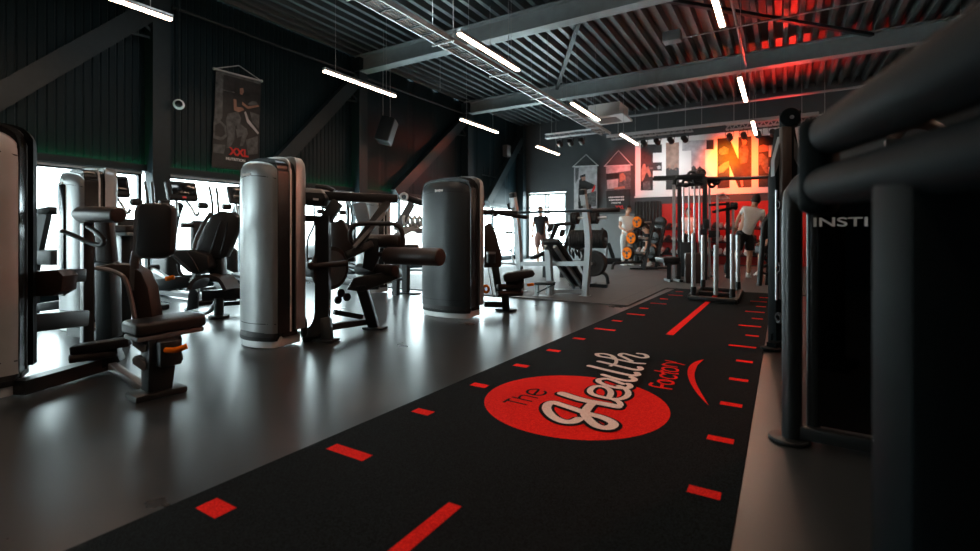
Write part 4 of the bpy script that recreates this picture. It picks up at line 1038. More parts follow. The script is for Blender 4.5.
for k, (x, y, rz, l) in enumerate([(-7.3, 10.4, .5, 'pale exercise bike seen left of the silver bench upright'), (-7.0, 12.3, .4, 'pale exercise bike seen through the silver bench frame'), (-7.5, 8.9, .5, 'pale exercise bike half hidden by the left side of the charcoal tower')]):
    if k == 0: eb.location = (x, y, 0); eb.rotation_euler = (0, 0, rz); eb['label'] = l
    else: dup(eb, (x, y, 0), rz, l)
# stepper with a hooked handle by the pale wall
stp = thing('stepper', 'dark stepper with a hooked pale handle before the pale end wall', 'stepper', (-5.3, 15.2, 0))
Q = P_(15.6)
MB().tube([Q(601.5, 229), Q(605.5, 233), Q(606.5, 240), Q(606, 258)], .045, 10, sm=3).build('handle_post', M['grey_metal'], stp)
MB().tube([Q(601, 228.5), Q(604.5, 231.5)], .05, 10).build('hand_grip', M['black_metal'], stp)
MB().bar(Q(608, 243), Q(613, 258), .12, .10, up=FW).build('lever', M['black_metal'], stp)
b = MB(); b.box(V((Q(608, 262).x, Q(608, 262).y, .1)), (1.2, .5, .2), (0, 0, .5), bev=.04); b.build('base', M['dark_plastic'], stp)
# ================================================================= fixed barbells with orange end caps
rk = thing('barbell_rack', 'black slanted rack holding three orange ended barbells', 'barbell rack', (-3.3, 13.1, 0))
Q = P_(12.9); cen = [(637, 222), (631, 238), (627, 253)]
dirb = V((.42, .91, 0)).normalized()
base = Q(633, 262); base.z = 0
for off in (.25, .75):
    a, c = Q(627, 259), Q(637, 222)
    dn = V((.0, .0, -.19))
    MB().bar(V((a.x, a.y, .0)) + dirb * off + dn * .0 + V((.28, 0, 0)), c + dirb * off + V((.28, 0, .05)), .07, .09).build('slant_post', M['black_metal'], rk)
    for u, v in cen: MB().bar(Q(u, v) + dirb * off + V((0, 0, -.045)), Q(u, v) + dirb * off + V((.28, 0, -.06)), .05, .04).build('saddle_arm', M['black_metal'], rk)
    MB().bar(V((a.x - .1, a.y, .03)) + dirb * off, V((c.x + .35, c.y + .2, .03)) + dirb * off, .07, .06).build('floor_foot', M['black_metal'], rk)
for k, (u, v) in enumerate(cen):
    c = Q(u, v); rr = (.166, .171, .176)[k]
    w_ = ['top', 'middle', 'lowest'][k]
    bl = thing('fixed_barbell', 'fixed barbell with round orange end cap, %s of the three beside the young man' % w_, 'barbell', c, 0, 'orange ended barbells')
    for s0 in (0, .95):
        MB().cyl(c + dirb * s0, c + dirb * (s0 + .10), rr, n=28, bev=.012).build('weight_head', M['rubber'], bl)
    f = -dirb
    cap = MB().cyl(c + f * .012, c - f * .002, rr * .90, n=28).build('end_cap', M['orange'], bl)
    for j in range(3):
        a = j * 2.094 + .5; s2 = V((-dirb.y, dirb.x, 0)) * math.cos(a) + V((0, 0, 1)) * math.sin(a)
        MB().cyl(c + f * .016 + s2 * rr * .52, c + f * .010 + s2 * rr * .52, rr * .17, n=12).build('cap_hole', M['rubber'], cap)
    MB().cyl(c + f * .018, c + f * .008, rr * .24, n=14).build('cap_hub', M['dark_plastic'], cap)
    MB().cyl(c + dirb * .09, c + dirb * .96, .022, n=10).build('bar', M['chrome'], bl)
# ================================================================= flat benches
def flat_bench(d_, pts, legs, label, up_):
    r = thing('flat_bench', label, 'bench', at(pts[0][0], HY + EYE * FPX / d_, d=d_)); r.location.z = 0
    b = MB(); b.plate(pts, d_, up_, .02); b.build('bench_pad', M['leather'], r)
    MB().bar(at(pts[0][0] + 1, pts[0][1] + 6, d=d_ + .12), at(pts[1][0] - 1, pts[1][1] + 6, d=d_ + .12), .06, .06).build('spine', M['black_metal'], r)
    for u, v in legs:
        p = at(u, v, d=d_ + .12); MB().bar(p, V((p.x, p.y, 0)), .07, .07).build('leg', M['black_metal'], r)
        MB().bar(V((p.x, p.y, .03)) - RT * .03 - FW * .2, V((p.x, p.y, .03)) + FW * .2, .06, .06).build('foot', M['black_metal'], r)
    return r
flat_bench(9.6, [(663, 258), (680, 257), (681, 262), (664, 263)], [(669, 262), (679, 262)], 'flat black bench left of the steel rig', .5)
flat_bench(14.5, [(641, 253.6), (661, 253.2), (661.5, 256.5), (642, 257.3)], [(645, 257), (658, 257)], 'flat black bench under the bending person', .4)
fb = thing('floor_tube_foot', 'long low black floor bar before the orange ended barbells', 'foot', at(622, 265, d=13.4)); fb.location.z = 0
p_ = [at(612, 268, d=13.0), at(614, 264, d=13.1), at(620, 263, d=13.3), at(642, 262, d=13.6)]; p_[0].z = .02
MB().tube(p_, .04, 8, sm=3).build('tube', M['black_metal'], fb); p = p_[-1]; MB().bar(p, V((p.x, p.y, 0)), .06, .06).build('post', M['black_metal'], fb)
bx = thing('plyo_box', 'dark brown box pad right of the flat bench by the rig', 'box', at(691, 262, d=9.45)); bx.location.z = 0
c = at(693.5, 256, d=9.45); MB().box((c.x, c.y, .30), (.32, .32, .60), (0, 0, .2), bev=.03).build('box_body', M['brown_leather'], bx)
# ================================================================= dumbbell racks along the end wall
def rack(x0, x1, label):
    r = thing('dumbbell_rack', label, 'dumbbell rack', ((x0 + x1) / 2, 16.35, 0))
    for x in (x0, x1):
        MB().bar((x, 16.15, 0), (x, 16.60, 1.28), .07, .07).build('side_post', M['black_metal'], r)
        MB().bar((x, 16.65, 0), (x, 16.62, 1.28), .06, .06).build('rear_post', M['black_metal'], r)
    for k in range(3): MB().box(((x0 + x1) / 2, 16.24 + k * .15, .36 + k * .40), (x1 - x0, .26, .03), (math.radians(18), 0, 0)).build('shelf', M['black_metal'], r)
    return r
rack(-4.3, -2.45, 'three tier dumbbell rack between the young man and the rig')
rack(-2.2, .0, 'three tier dumbbell rack behind the steel rig')
def dumbbell(s=1.0):
    b = MB(); b.cyl((0, -.05 * s, 0), (0, .05 * s, 0), .016, n=8)
    for q in (-1, 1): b.cyl((0, q * .045 * s, 0), (0, q * .13 * s, 0), .068 * s, n=10, bev=.012)
    return b
dbs = [dumbbell(.9).build('dumbbell', M['chrome']), dumbbell(1.15).build('dumbbell', M['white_trim']), dumbbell(1.0).build('dumbbell', M['rubber'])]
used = set()
for ri, (x0, x1, nm) in enumerate(((-4.2, -2.55, 'left'), (-2.1, -.1, 'right'))):
    for k in range(3):
        n_ = 9 if ri == 0 else 11
        for j in range(n_):
            q = (j * 7 + k * 3 + ri) % 3
            o = dbs[q] if q not in used else dbs[q].copy()
            if q in used: COL.objects.link(o)
            used.add(q)
            o.location = (x0 + (x1 - x0) * (j + .5) / n_, 16.22 + k * .15, .455 + k * .40)
            o.rotation_euler = (math.radians(18), 0, 0)
            fin = ('steel', 'pale', 'black')[q]
            tag(o, '%s dumbbell on the %s tier of the %s dumbbell rack' % (fin, ('low', 'middle', 'top')[k], nm), 'dumbbell', '%s dumbbells, %s tier, %s rack' % (fin, ('low', 'middle', 'top')[k], nm))
# dark curtains between the pale wall and the red panel
cu = MB(); q = cu.bm; pv = None
for k in range(41):
    x = -4.4 + k * .022; y = 16.9 + .035 * math.sin(k * 1.25)
    a_ = (q.verts.new((x, y, .02)), q.verts.new((x, y, 2.1)))
    if pv: q.faces.new((pv[0], a_[0], a_[1], pv[1]))
    pv = a_
tag(cu.build('curtain', mat('dark_curtain', (.035, .036, .034), .85)), 'dark folded curtain hanging beside the red wall panel', 'curtain')
# ================================================================= cable rig
rg = thing('cable_rig', 'tall black and steel cable rig standing at the end of the turf', 'cable rig', (-1.5, 11.0, 0))
yr = 10.9
def rpost(u, w_, m, y, zt=2.17, nm='post'):
    x = at(u, 230, y=y).x; MB().bar((x, y, 0), (x, y, zt), w_, w_).build(nm, M[m], rg); return x
xa = rpost(674, .06, 'silver', yr); xb = rpost(679.5, .08, 'black_metal', yr + .9)
xc = rpost(705, .085, 'black_metal', yr); xd = rpost(709.5, .045, 'silver', yr + .3)
rpost(728, .075, 'black_metal', yr + .6, 1.66); rpost(717.5, .045, 'silver', yr, 1.80, 'guide_post'); rpost(733, .045, 'silver', yr + .5, 1.5, 'guide_post')
for u in (683.5, 689, 694.5, 699.5):
    x = at(u, 230, y=yr + .25).x; MB().cyl((x, yr + .25, .1), (x, yr + .25, 2.03), .020, n=10).build('guide_rod', M['chrome'], rg)
MB().tube([(xa, yr, 2.03), (xa + .02, yr, 2.14), (xa + .12, yr, 2.19), (xc, yr, 2.19)], .045, 10, sm=3).build('top_frame', M['black_metal'], rg)
MB().bar((xa, yr + .25, 2.031), (xc, yr + .25, 2.031), .05, .06).build('top_plate', M['black_metal'], rg)
MB().bar((xc, yr, 2.14), (xc, yr + .9, 2.14), .07, .07).build('top_bar', M['black_metal'], rg)
MB().bar((xb, yr + .9, 2.11), (xc, yr + .9, 2.11), .07, .07).build('top_bar', M['black_metal'], rg)
for x in (xa, xc): MB().bar((x, yr, .03), (x, yr + .95, .03), .08, .06).build('floor_bar', M['black_metal'], rg)
MB().tube([at(653, 179, y=yr), at(672, 178, y=yr), at(700, 178.5, y=yr), at(742, 178.5, y=yr), at(776, 176.5, y=yr)], .035, 8).build('chin_bar', M['black_metal'], rg)
MB().bar(at(654, 178.5, y=yr), at(676, 178, y=yr), .08, .10).build('bar_sleeve', M['black_metal'], rg)
for u, v, r_ in ((686, 183, .07), (692, 176, .09), (697, 180, .07), (702, 173, .06), (712, 184, .06), (716, 181, .06)):
    MB().torus(at(u, v, y=yr + .1), FW, r_, .03, 18, 8).build('pulley', M['black_metal'], rg)
MB().bar(at(688, 180, y=yr + .1), at(718, 181, y=yr + .1), .07, .09).build('pulley_carrier', M['black_metal'], rg)
b = MB(); b.box((at(689, 250, y=yr + .25).x, yr + .25, .42), (.32, .18, .75), bev=.01); b.build('weight_stack', M['dark_plastic'], rg)
b = MB(); b.tube([at(717, 196, y=yr), at(723, 193, y=yr), at(729, 198, y=yr), at(720, 199, y=yr)], .022, 8, closed=True); b.build('pull_handle', M['chrome'], rg)
MB().bar(at(710, 205, y=yr), at(727, 204, y=yr + .5), .05, .05).build('arm', M['black_metal'], rg)
MB().bar(at(713, 212, y=yr), at(737, 207, y=yr + .5), .05, .05).build('arm', M['black_metal'], rg)
b = MB(); b.box(at(734, 206, y=yr + .55), (.14, .12, .16), bev=.02); b.build('carriage', M['black_metal'], rg)
b = MB(); b.box(at(706, 224, y=yr - .05), (.12, .10, .20), bev=.02); b.build('carriage', M['dark_plastic'], rg)
b = MB(); b.box((at(714, 234, y=yr + .2).x, yr + .2, at(714, 234, y=yr + .2).z), (.22, .12, .16), bev=.03); b.build('carriage', M['dark_plastic'], rg)
# ================================================================= push sled on the turf
sl = thing('push_sled', 'push sled with five steel posts standing on the end of the turf', 'sled', (-.9, 8.1, .015))
g = lambda u, v: at(u, v, z=.050)
c4 = [g(691, 297), g(741, 301), g(740.5, 291), g(700, 288)]
ps_ = [g(693.5, 297), g(703, 288.5), g(715.8, 295), g(732.5, 299.5), g(738, 291)]
b = MB()
for p in (c4[0], c4[1]): pass
MB().bar(g(690, 297.5), g(737, 301.5), .10, .06, bev=.008).build('skid_bar', M['black_metal'], sl)
MB().bar(g(698, 288), g(741, 291), .10, .06, bev=.008).build('skid_bar', M['black_metal'], sl)
MB().bar(g(691, 297), g(700, 288), .09, .07, bev=.008).build('runner', M['black_metal'], sl)
MB().bar(g(735, 301), g(740, 291), .09, .07, bev=.008).build('runner', M['black_metal'], sl)
MB().bar(g(696, 292), g(739, 295), .12, .04).build('deck_plate', M['black_metal'], sl)
for k, p in enumerate(ps_):
    h_ = (.97, .95, .80, .96, .95)[k]
    o = MB().cyl(p, V((p.x, p.y, h_)), .030, n=16).build('push_post', M['chrome'], sl)
    if k != 2: MB().cyl(p, V((p.x, p.y, .20)), .038, n=16).build('post_socket', M['black_metal'], o)
# bottle and the machine by the bending man
wb = thing('water_bottle', 'dark water bottle on the floor left of the bending man', 'bottle', at(726, 273, z=.016))
p = at(726, 273, z=.016)
MB().cyl(p, p + V((0, 0, .20)), .04, n=14, bev=.008).build('bottle_body', M['dark_plastic'], wb)
MB().cyl(p + V((0, 0, .19)), p + V((0, 0, .25)), .024, n=12).build('bottle_cap', M['black_metal'], wb)
bm_ = thing('adjustable_machine', 'tangled black adjustable machine frame right of the bending man', 'gym machine', (-.3, 9.9, 0))
Q = P_(8.9)
MB().tube([Q(759, 290), Q(762, 250), Q(764, 225), Q(769, 217), Q(776, 218)], .045, 10, sm=4).build('curved_frame', M['black_metal'], bm_)
MB().bar(Q(770, 236), Q(767, 290, .1), .07, .07).build('leg', M['black_metal'], bm_)
MB().bar(Q(757, 287), Q(764, 287), .16, .03).build('foot_plate', M['black_metal'], bm_)
b = MB(); b.plate([(764, 224), (773, 219), (775, 233), (766, 240)], 8.9, .1, .015); b.build('pad', M['leather'], bm_)
b = MB(); b.plate([(762, 246), (775, 244), (775, 252), (762, 254)], 8.9, .25, .02); b.build('seat', M['leather'], bm_)
for u, v in ((768, 258), (772, 266), (765, 270), (771, 276)): MB().torus(Q(u, v), V((.5, .8, .2)), .07, .022, 16, 8).build('pulley', M['dark_plastic'], bm_)
MB().bar(Q(760, 268), Q(775, 262), .05, .05).build('link', M['black_metal'], bm_); MB().bar(Q(768, 250), Q(773, 289), .05, .05).build('leg', M['black_metal'], bm_)
#---MURAL AND BANNERS---
# ================================================================= letter panel on the end wall
YM = 16.955
mu = thing('mural_panel', 'large white panel with tall letters filled with training photographs', 'mural', (-2, BY, 2.3))
MB().box((-1.85, BY - .02, 3.23), (5.10, .04, 1.90)).build('panel', M['white'], mu)
for z_ in (4.19, 2.27): MB().box((-1.85, BY - .03, z_), (5.16, .06, .05)).build('panel_rim', M['white'], mu)
def mp(p, y): return [at(630 + a / 6.125, 120 + b_ / 6.125, y=y) for a, b_ in p]
def flat(pts, name, m, par):
    """thin printed shape, 6 mm thick, facing the hall"""
    b = MB(); q = b.bm; n = (pts[1] - pts[0]).cross(pts[2] - pts[1])
    f = q.faces.new([q.verts.new(p) for p in pts]); f.normal_update()
    r = bmesh.ops.extrude_face_region(q, geom=[f]); vs = [g_ for g_ in r['geom'] if isinstance(g_, bmesh.types.BMVert)]
    bmesh.ops.translate(q, vec=FLATD, verts=vs)
    bmesh.ops.triangulate(q, faces=[f_ for f_ in q.faces if len(f_.verts) > 4])
    return b.build(name, m if not isinstance(m, str) else M[m], par, smooth=False)
FLATD = V((0, .006, 0))
LT = {'F': [(65, 150), (195, 148), (195, 200), (140, 201), (140, 260), (195, 259), (195, 310), (140, 311), (140, 430), (65, 432)],
      'I': [(220, 140), (300, 136), (300, 426), (220, 428)],
      'T': [(320, 130), (515, 118), (515, 180), (460, 182), (460, 422), (375, 424), (375, 187), (320, 190)],
      'N': [(535, 113), (608, 108), (664, 240), (664, 104), (744, 99), (744, 412), (664, 414), (610, 280), (610, 416), (535, 420)],
      'E': [(786, 97), (930, 90), (930, 150), (850, 155), (850, 225), (920, 224), (920, 285), (850, 288), (850, 352), (930, 350), (930, 408), (786, 412)]}
lay = {}
for k, m_ in zip('FITNE', ('print_dark', 'print_brown', 'print_pale', 'print_dark', 'print_dark')):
    lay[k] = flat(mp(LT[k], YM), 'letter_picture', m_, mu)
YP = YM - .008
pics = [('F', 'print_skin', [(70, 300), (80, 270), (92, 268), (98, 290), (112, 285), (125, 320), (132, 345), (118, 350), (104, 320), (96, 330), (84, 365), (70, 380)]),
        ('F', 'print_mid', [(100, 292), (140, 290), (140, 300), (104, 302)]), ('F', 'print_pale', [(165, 285), (180, 278), (190, 288), (186, 300), (170, 302)]),
        ('F', 'print_mid', [(80, 380), (120, 372), (128, 425), (80, 428)]),
        ('I', 'print_dark', [(220, 300), (240, 290), (262, 305), (285, 288), (300, 300), (300, 424), (220, 427)]),
        ('I', 'print_skin', [(232, 285), (242, 268), (250, 280), (246, 305), (236, 306)]), ('I', 'print_skin', [(270, 280), (280, 266), (290, 282), (284, 308), (274, 306)]),
        ('T', 'print_dark', [(468, 124), (512, 121), (512, 178), (468, 180)]),
        ('T', 'print_dark', [(376, 290), (390, 278), (410, 300), (428, 282), (458, 310), (459, 420), (376, 422)]), ('T', 'white', [(400, 300), (408, 290), (418, 300), (412, 320), (402, 318)]),
        ('N', 'print_mid', [(545, 180), (575, 160), (604, 175), (600, 205), (560, 215), (545, 205)]), ('N', 'print_skin', [(540, 290), (575, 262), (606, 250), (608, 285), (570, 320), (545, 326)]),
        ('N', 'print_mid', [(668, 175), (690, 150), (720, 160), (726, 190), (716, 260), (676, 268)]), ('N', 'print_skin', [(684, 120), (704, 112), (716, 130), (708, 152), (690, 152)]), ('N', 'print_skin', [(672, 365), (690, 362), (694, 405), (682, 408)]),
        ('E', 'print_skin', [(790, 160), (815, 150), (848, 158), (846, 190), (792, 196)]), ('E', 'print_mid', [(788, 210), (812, 205), (846, 235), (848, 330), (826, 320), (800, 270), (788, 280)])]
for k, m_, p in pics: flat(mp(p, YP), 'picture_detail', m_, lay[k])

def banner(name, label, px, d_, y, figure, apex):
    r = thing(name, label, 'banner', at(px[0][0], px[3][1], y=y))
    global FLATD
    FLATD = V((0, .008, 0))
    sh_ = flat([at(u, v, y=y) for u, v in px], 'sheet', d_, r)
    a, c = at(*px[0], y=y), at(*px[1], y=y)
    MB().cyl(a - V((.06, 0, 0)), c + V((.06, 0, 0)), .016, n=8).build('top_rod', M['white_trim'], r)
    p = at(*apex, y=y); MB().tube([a - V((.03, 0, 0)), p, c + V((.03, 0, 0))], .014, 6).build('cord', M['white_trim'], r)
    MB().cyl(p, p + V((0, BY - y, 0)), .02, n=8).build('wall_hook', M['steel_dark'], r)
    FLATD = V((0, .004, 0))
    for k, (m_, q_) in enumerate(figure): flat([at(u, v, y=y - .006 - .0006 * k) for u, v in q_], 'print_shape', m_, sh_)
    FLATD = V((0, .006, 0)); return r, sh_
# letters from the built-in font, turned into meshes
def text(name, body, size, org, xd, yd, m, par, thick=.002, bold=0.0, wide=1.0):
    cu_ = bpy.data.curves.new('t', 'FONT'); cu_.body = body; cu_.size = size; cu_.extrude = thick; cu_.offset = bold
    o = bpy.data.objects.new('t', cu_); COL.objects.link(o)
    dg = bpy.context.evaluated_depsgraph_get(); me = bpy.data.meshes.new_from_object(o.evaluated_get(dg))
    bpy.data.objects.remove(o); bpy.data.curves.remove(cu_)
    x, y = V(xd).normalized(), V(yd).normalized(); R_ = Matrix((x, y, x.cross(y))).transposed().to_4x4(); R_.translation = V(org)
    me.transform(R_ @ Matrix.Diagonal((wide, 1, 1, 1))); me.transform(world(par).inverted()); me.materials.clear(); me.materials.append(M[m])
    o = bpy.data.objects.new(name, me); COL.objects.link(o); o.parent = par; return o
def pz(ox, oy, sc): return lambda *p: [(ox + a / sc, oy + b_ / sc) for a, b_ in p]
z2 = pz(565, 130, 7.875)
r1, s1 = banner('hanging_banner', 'left hanging banner on the end wall, boxer in dark top on a pale ground', [(574, 166.5), (597, 165.5), (597, 209), (574, 209.5)], 'print_pale', 16.90,
    [('print_mid', z2((80, 300), (110, 295), (105, 380), (82, 420))), ('print_dark', z2((112, 395), (130, 375), (165, 400), (240, 435), (230, 460), (175, 470), (160, 620), (105, 620), (106, 470))),
     ('print_dark', z2((118, 360), (160, 345), (162, 372), (120, 380))), ('print_skin', z2((128, 372), (160, 366), (162, 392), (136, 402))), ('ink_red', z2((190, 525), (232, 430), (240, 450), (205, 535))), ('print_mid', z2((170, 500), (245, 480), (245, 600), (175, 610)))], (586, 154.5))
r2, s2 = banner('hanging_banner', 'right hanging banner on the end wall, reddish top with white lines of print', [(605.5, 166), (631, 165), (631, 210), (606, 210.5)], 'print_mid', 16.90,
    [('print_pale', z2((322, 290), (515, 275), (515, 320), (325, 345))), ('print_dark', z2((325, 345), (425, 340), (425, 380), (325, 390))), ('print_pale', z2((330, 395), (420, 385), (415, 455), (335, 465))),
     ('print_skin', z2((430, 350), (455, 335), (475, 360), (478, 400), (430, 410))), ('print_mid', z2((425, 420), (470, 390), (480, 430), (440, 455))), ('print_skin', z2((385, 455), (470, 440), (475, 460), (390, 468))),
     ('print_dark', z2((325, 480), (515, 465), (515, 625), (328, 628)))], (618.5, 150.5))
for k, (u0, u1, v) in enumerate(((609, 625, 197.5), (609.5, 625, 200.2), (612, 622, 203))):
    a, c = at(u0, v, y=16.88), at(u1, v, y=16.88)
    b = MB()
    n_ = int((c.x - a.x) / .06)
    for j in range(n_):
        x = a.x + (c.x - a.x) * j / n_; b.box((x, 16.885, a.z), (.042, .006, .055 if (j * 5) % 3 else .04))
    tag(b.build('print_line', M['ink_white'], s2), None)
text('print_word', 'XXL', .16, at(615.5, 209, y=16.878), (1, 0, 0), (0, 0, 1), 'ink_red', s2, .002, .006)
# banner of the cyclist on the left wall
cb = thing('cyclist_banner', 'dark banner of a woman on an exercise bike hanging on the left wall', 'banner', (WX, 5.3, 2.2))
XB = WX + .05
def wl(*p, dx=0.0): return [at(200 + a / 5.01, 60 + b_ / 5.01, x=XB + dx) for a, b_ in p]
FLATD = V((-.008, 0, 0))
sh = flat(wl((82, 46), (306, 104), (292, 560), (58, 538)), 'sheet', 'print_dark', cb)
FLATD = V((-.003, 0, 0))
BF = [('print_mid', ((80, 55), (118, 65), (112, 290), (70, 330))), ('print_mid', ((82, 50), (304, 108), (304, 122), (82, 62))), ('print_mid', ((118, 148), (175, 160), (175, 165), (118, 154))),
      ('print_mid', ((68, 310), (100, 300), (130, 330), (138, 380), (110, 405), (66, 390))), ('print_dark', ((76, 325), (100, 315), (122, 340), (126, 372), (106, 388), (76, 376))),
      ('print_mid', ((140, 268), (190, 258), (206, 290), (200, 325), (178, 330), (172, 400), (150, 440), (132, 440), (140, 380), (130, 300))), ('print_mid', ((190, 310), (235, 345), (240, 370), (215, 430), (200, 432), (212, 370), (184, 336))),
      ('print_dark', ((178, 120), (205, 112), (220, 135), (212, 150), (195, 165), (180, 260), (172, 200))), ('print_dark', ((172, 182), (205, 185), (215, 215), (205, 255), (165, 262), (160, 215))),
      ('print_skin', ((200, 142), (216, 140), (220, 160), (212, 175), (200, 170))), ('print_skin', ((168, 195), (182, 198), (184, 235), (212, 238), (222, 250), (195, 262), (170, 252))), ('print_skin', ((212, 210), (240, 232), (292, 225), (296, 234), (240, 245), (212, 224))),
      ('print_pale', ((222, 262), (230, 258), (245, 300), (296, 365), (290, 372), (236, 312))), ('print_mid', ((238, 220), (262, 205), (285, 210), (290, 225), (250, 228))),
      ('print_mid', ((250, 258), (298, 275), (294, 345), (262, 310))), ('print_mid', ((180, 345), (205, 340), (210, 380), (186, 390))), ('print_mid', ((68, 420), (128, 425), (120, 470), (66, 462))), ('print_mid', ((230, 400), (290, 380), (288, 470), (240, 475)))]
for k, (m_, p) in enumerate(BF): flat(wl(*p, dx=.005 + .0005 * k), 'print_shape', m_, sh)
xl = at(200 + 150 / 5.01, 60 + 478 / 5.01, x=XB + .02); xr = at(200 + 216 / 5.01, 60 + 482 / 5.01, x=XB + .02)
text('print_word', 'XXL', .19, xl + V((-.004, 0, .02)), (0, 1, 0), (0, 0, 1), 'ink_red', sh, .002, .008)
nl = at(200 + 130 / 5.01, 60 + 493 / 5.01, x=XB + .02)
text('print_word', 'NUTRITION', .070, nl + V((-.004, 0, -.02)), (0, 1, 0), (0, 0, 1), 'ink_white', sh, .002, .002)
a, c = wl((70, 43), (308, 105)); MB().cyl(a, c, .016, n=8).build('top_rod', M['white_trim'], cb)
MB().tube([a, at(200 + 195 / 5.01, 60 + 28 / 5.01, x=XB), c], .009, 6).build('cord', M['white_trim'], cb)
for p in (a, c): MB().ball(p, .028, n=8).build('rod_knob', M['white_trim'], cb)
p = at(200 + 195 / 5.01, 60 + 28 / 5.01, x=XB); MB().cyl(p, (WX, p.y, p.z), .015, n=6).build('wall_hook', M['steel_dark'], cb)
a, c = wl((56, 540), (292, 562)); MB().cyl(a, c, .014, n=8).build('bottom_rod', M['steel_dark'], cb)

#---PEOPLE---
# ================================================================= people
def skin_mesh(nodes, edges, sub=2):
    """a tapering body surface grown round a skeleton; nodes = {name: (point, radius)}"""
    names = list(nodes); idx = {n: i for i, n in enumerate(names)}
    me = bpy.data.meshes.new('t'); me.from_pydata([nodes[n][0] for n in names], [(idx[a], idx[b_]) for a, b_ in edges], [])
    o = bpy.data.objects.new('t', me); COL.objects.link(o)
    md = o.modifiers.new('s', 'SKIN'); md.use_smooth_shade = True
    for i, n in enumerate(names):
        r = nodes[n][1]; r = r if isinstance(r, tuple) else (r, r)
        me.skin_vertices[0].data[i].radius = r; me.skin_vertices[0].data[i].use_root = (i == 0)
    s_ = o.modifiers.new('u', 'SUBSURF'); s_.levels = s_.render_levels = sub
    dg = bpy.context.evaluated_depsgraph_get(); out = bpy.data.meshes.new_from_object(o.evaluated_get(dg))
    bpy.data.objects.remove(o); bpy.data.meshes.remove(me); return out
def person(label, J, face, top, bottom, sleeve=.55, leg=.5, shirt=True, shoes='shoe', loc=None, socks=None):
    """J: joints as points: head neck chest pelvis shL elL haL shR elR haR hipL knL anL hipR knR anR"""
    J = {k: V(p) for k, p in J.items()}; root = thing('person', label, 'person', (J['pelvis'].x, J['pelvis'].y, 0) if loc is None else loc)
    face = V(face).normalized(); nk = (J['head'] - J['neck']).normalized(); J['neck'] = J['neck'] - nk * .02; J['head'] = J['neck'] + nk * .165
    N_ = {'pelvis': (J['pelvis'], .125), 'belly': ((J['pelvis'] * .55 + J['chest'] * .45), .120), 'chest': (J['chest'], .135), 'neckb': (J['neck'] * .85 + J['chest'] * .15, .090), 'neck': (J['neck'] + nk * .05, .058), 'head': (J['head'] - nk * .03, .07)}
    E2 = [('pelvis', 'belly'), ('belly', 'chest'), ('chest', 'neckb'), ('neckb', 'neck'), ('neck', 'head')]
    for s_ in 'LR':
        N_['sh' + s_] = (J['sh' + s_], .066); N_['el' + s_] = (J['el' + s_], .044); N_['wr' + s_] = (J['ha' + s_] * .9 + J['el' + s_] * .1, .030)
        N_['hip' + s_] = (J['hip' + s_], .100); N_['th' + s_] = (J['hip' + s_] * .5 + J['kn' + s_] * .5, .080); N_['kn' + s_] = (J['kn' + s_], .056)
        N_['ca' + s_] = (J['kn' + s_] * .68 + J['an' + s_] * .32, .058); N_['an' + s_] = (J['an' + s_], .036)
        E2 += [('chest', 'sh' + s_), ('sh' + s_, 'el' + s_), ('el' + s_, 'wr' + s_), ('pelvis', 'hip' + s_), ('hip' + s_, 'th' + s_), ('th' + s_, 'kn' + s_), ('kn' + s_, 'ca' + s_), ('ca' + s_, 'an' + s_)]
    b = MB(); me = skin_mesh(N_, E2); b.bm.from_mesh(me); bpy.data.meshes.remove(me)
    # head with brow, nose, chin, ears and eye sockets
    side = nk.cross(face).normalized(); fw_ = side.cross(nk).normalized(); hc = J['head']
    q = bmesh.new(); bmesh.ops.create_uvsphere(q, u_segments=24, v_segments=18, radius=1)
    for v in q.verts:
        x, y, z = v.co; sx = .082; sy = .102; sz = .126
        if z < 0: sx *= 1 + .28 * z; sy *= 1 + .10 * z
        px_, py_, pz_ = x * sx, y * sy, z * sz
        if y > .3:
            nose = math.exp(-((x / .16) ** 2) - ((z + .12) / .20) ** 2); eyes = math.exp(-((abs(x) - .42) / .16) ** 2 - ((z - .08) / .12) ** 2)
            chin = math.exp(-((x / .35) ** 2) - ((z + .85) / .2) ** 2); mouth = math.exp(-((x / .3) ** 2) - ((z + .52) / .06) ** 2)
            py_ += .026 * nose - .012 * eyes + .012 * chin - .005 * mouth
        ear = math.exp(-((abs(x) - .98) / .10) ** 2 - ((z + .05) / .22) ** 2 - (y / .2) ** 2); px_ += math.copysign(.018 * ear, x)
        v.co = side * -px_ + fw_ * py_ + nk * pz_ + hc
    me = bpy.data.meshes.new('t'); q.to_mesh(me); q.free(); b.bm.from_mesh(me); bpy.data.meshes.remove(me)
    for s_ in 'LR':                                                     # hands: palm, four fingers, thumb
        w_ = J['ha' + s_]; fd = (w_ - J['el' + s_]).normalized(); sd = fd.cross(V((0, 0, 1)) if abs(fd.z) < .9 else face).normalized(); up = sd.cross(fd)
        b.bar(w_ - fd * .02, w_ + fd * .085, .080, .030, bev=.012, up=up)
        for k in range(4):
            o_ = sd * (-.030 + k * .020); L = (.062, .074, .070, .054)[k]; p0_ = w_ + fd * .08 + o_
            b.tube([p0_, p0_ + fd * L * .5 - up * .010, p0_ + fd * L * .85 - up * .030], .0085, 6, rr=(.0095, .0070))
        t0 = w_ + fd * .01 + sd * .034 * (1 if s_ == 'L' else -1)
        b.tube([t0, t0 + (fd * .5 + sd * (.8 if s_ == 'L' else -.8)) * .04, t0 + (fd * .9 + sd * (.5 if s_ == 'L' else -.5)) * .062 - up * .012], .010, 6)
    body = b.build('body', M['skin'], root, sm=70)
    b = MB(); q = bmesh.new(); bmesh.ops.create_uvsphere(q, u_segments=20, v_segments=14, radius=1)
    kill = [v for v in q.verts if v.co.z < -.25 and v.co.y > -.2 or v.co.z < -.62 or (v.co.y > .60 and v.co.z < .38)]
    bmesh.ops.delete(q, geom=kill, context='VERTS')
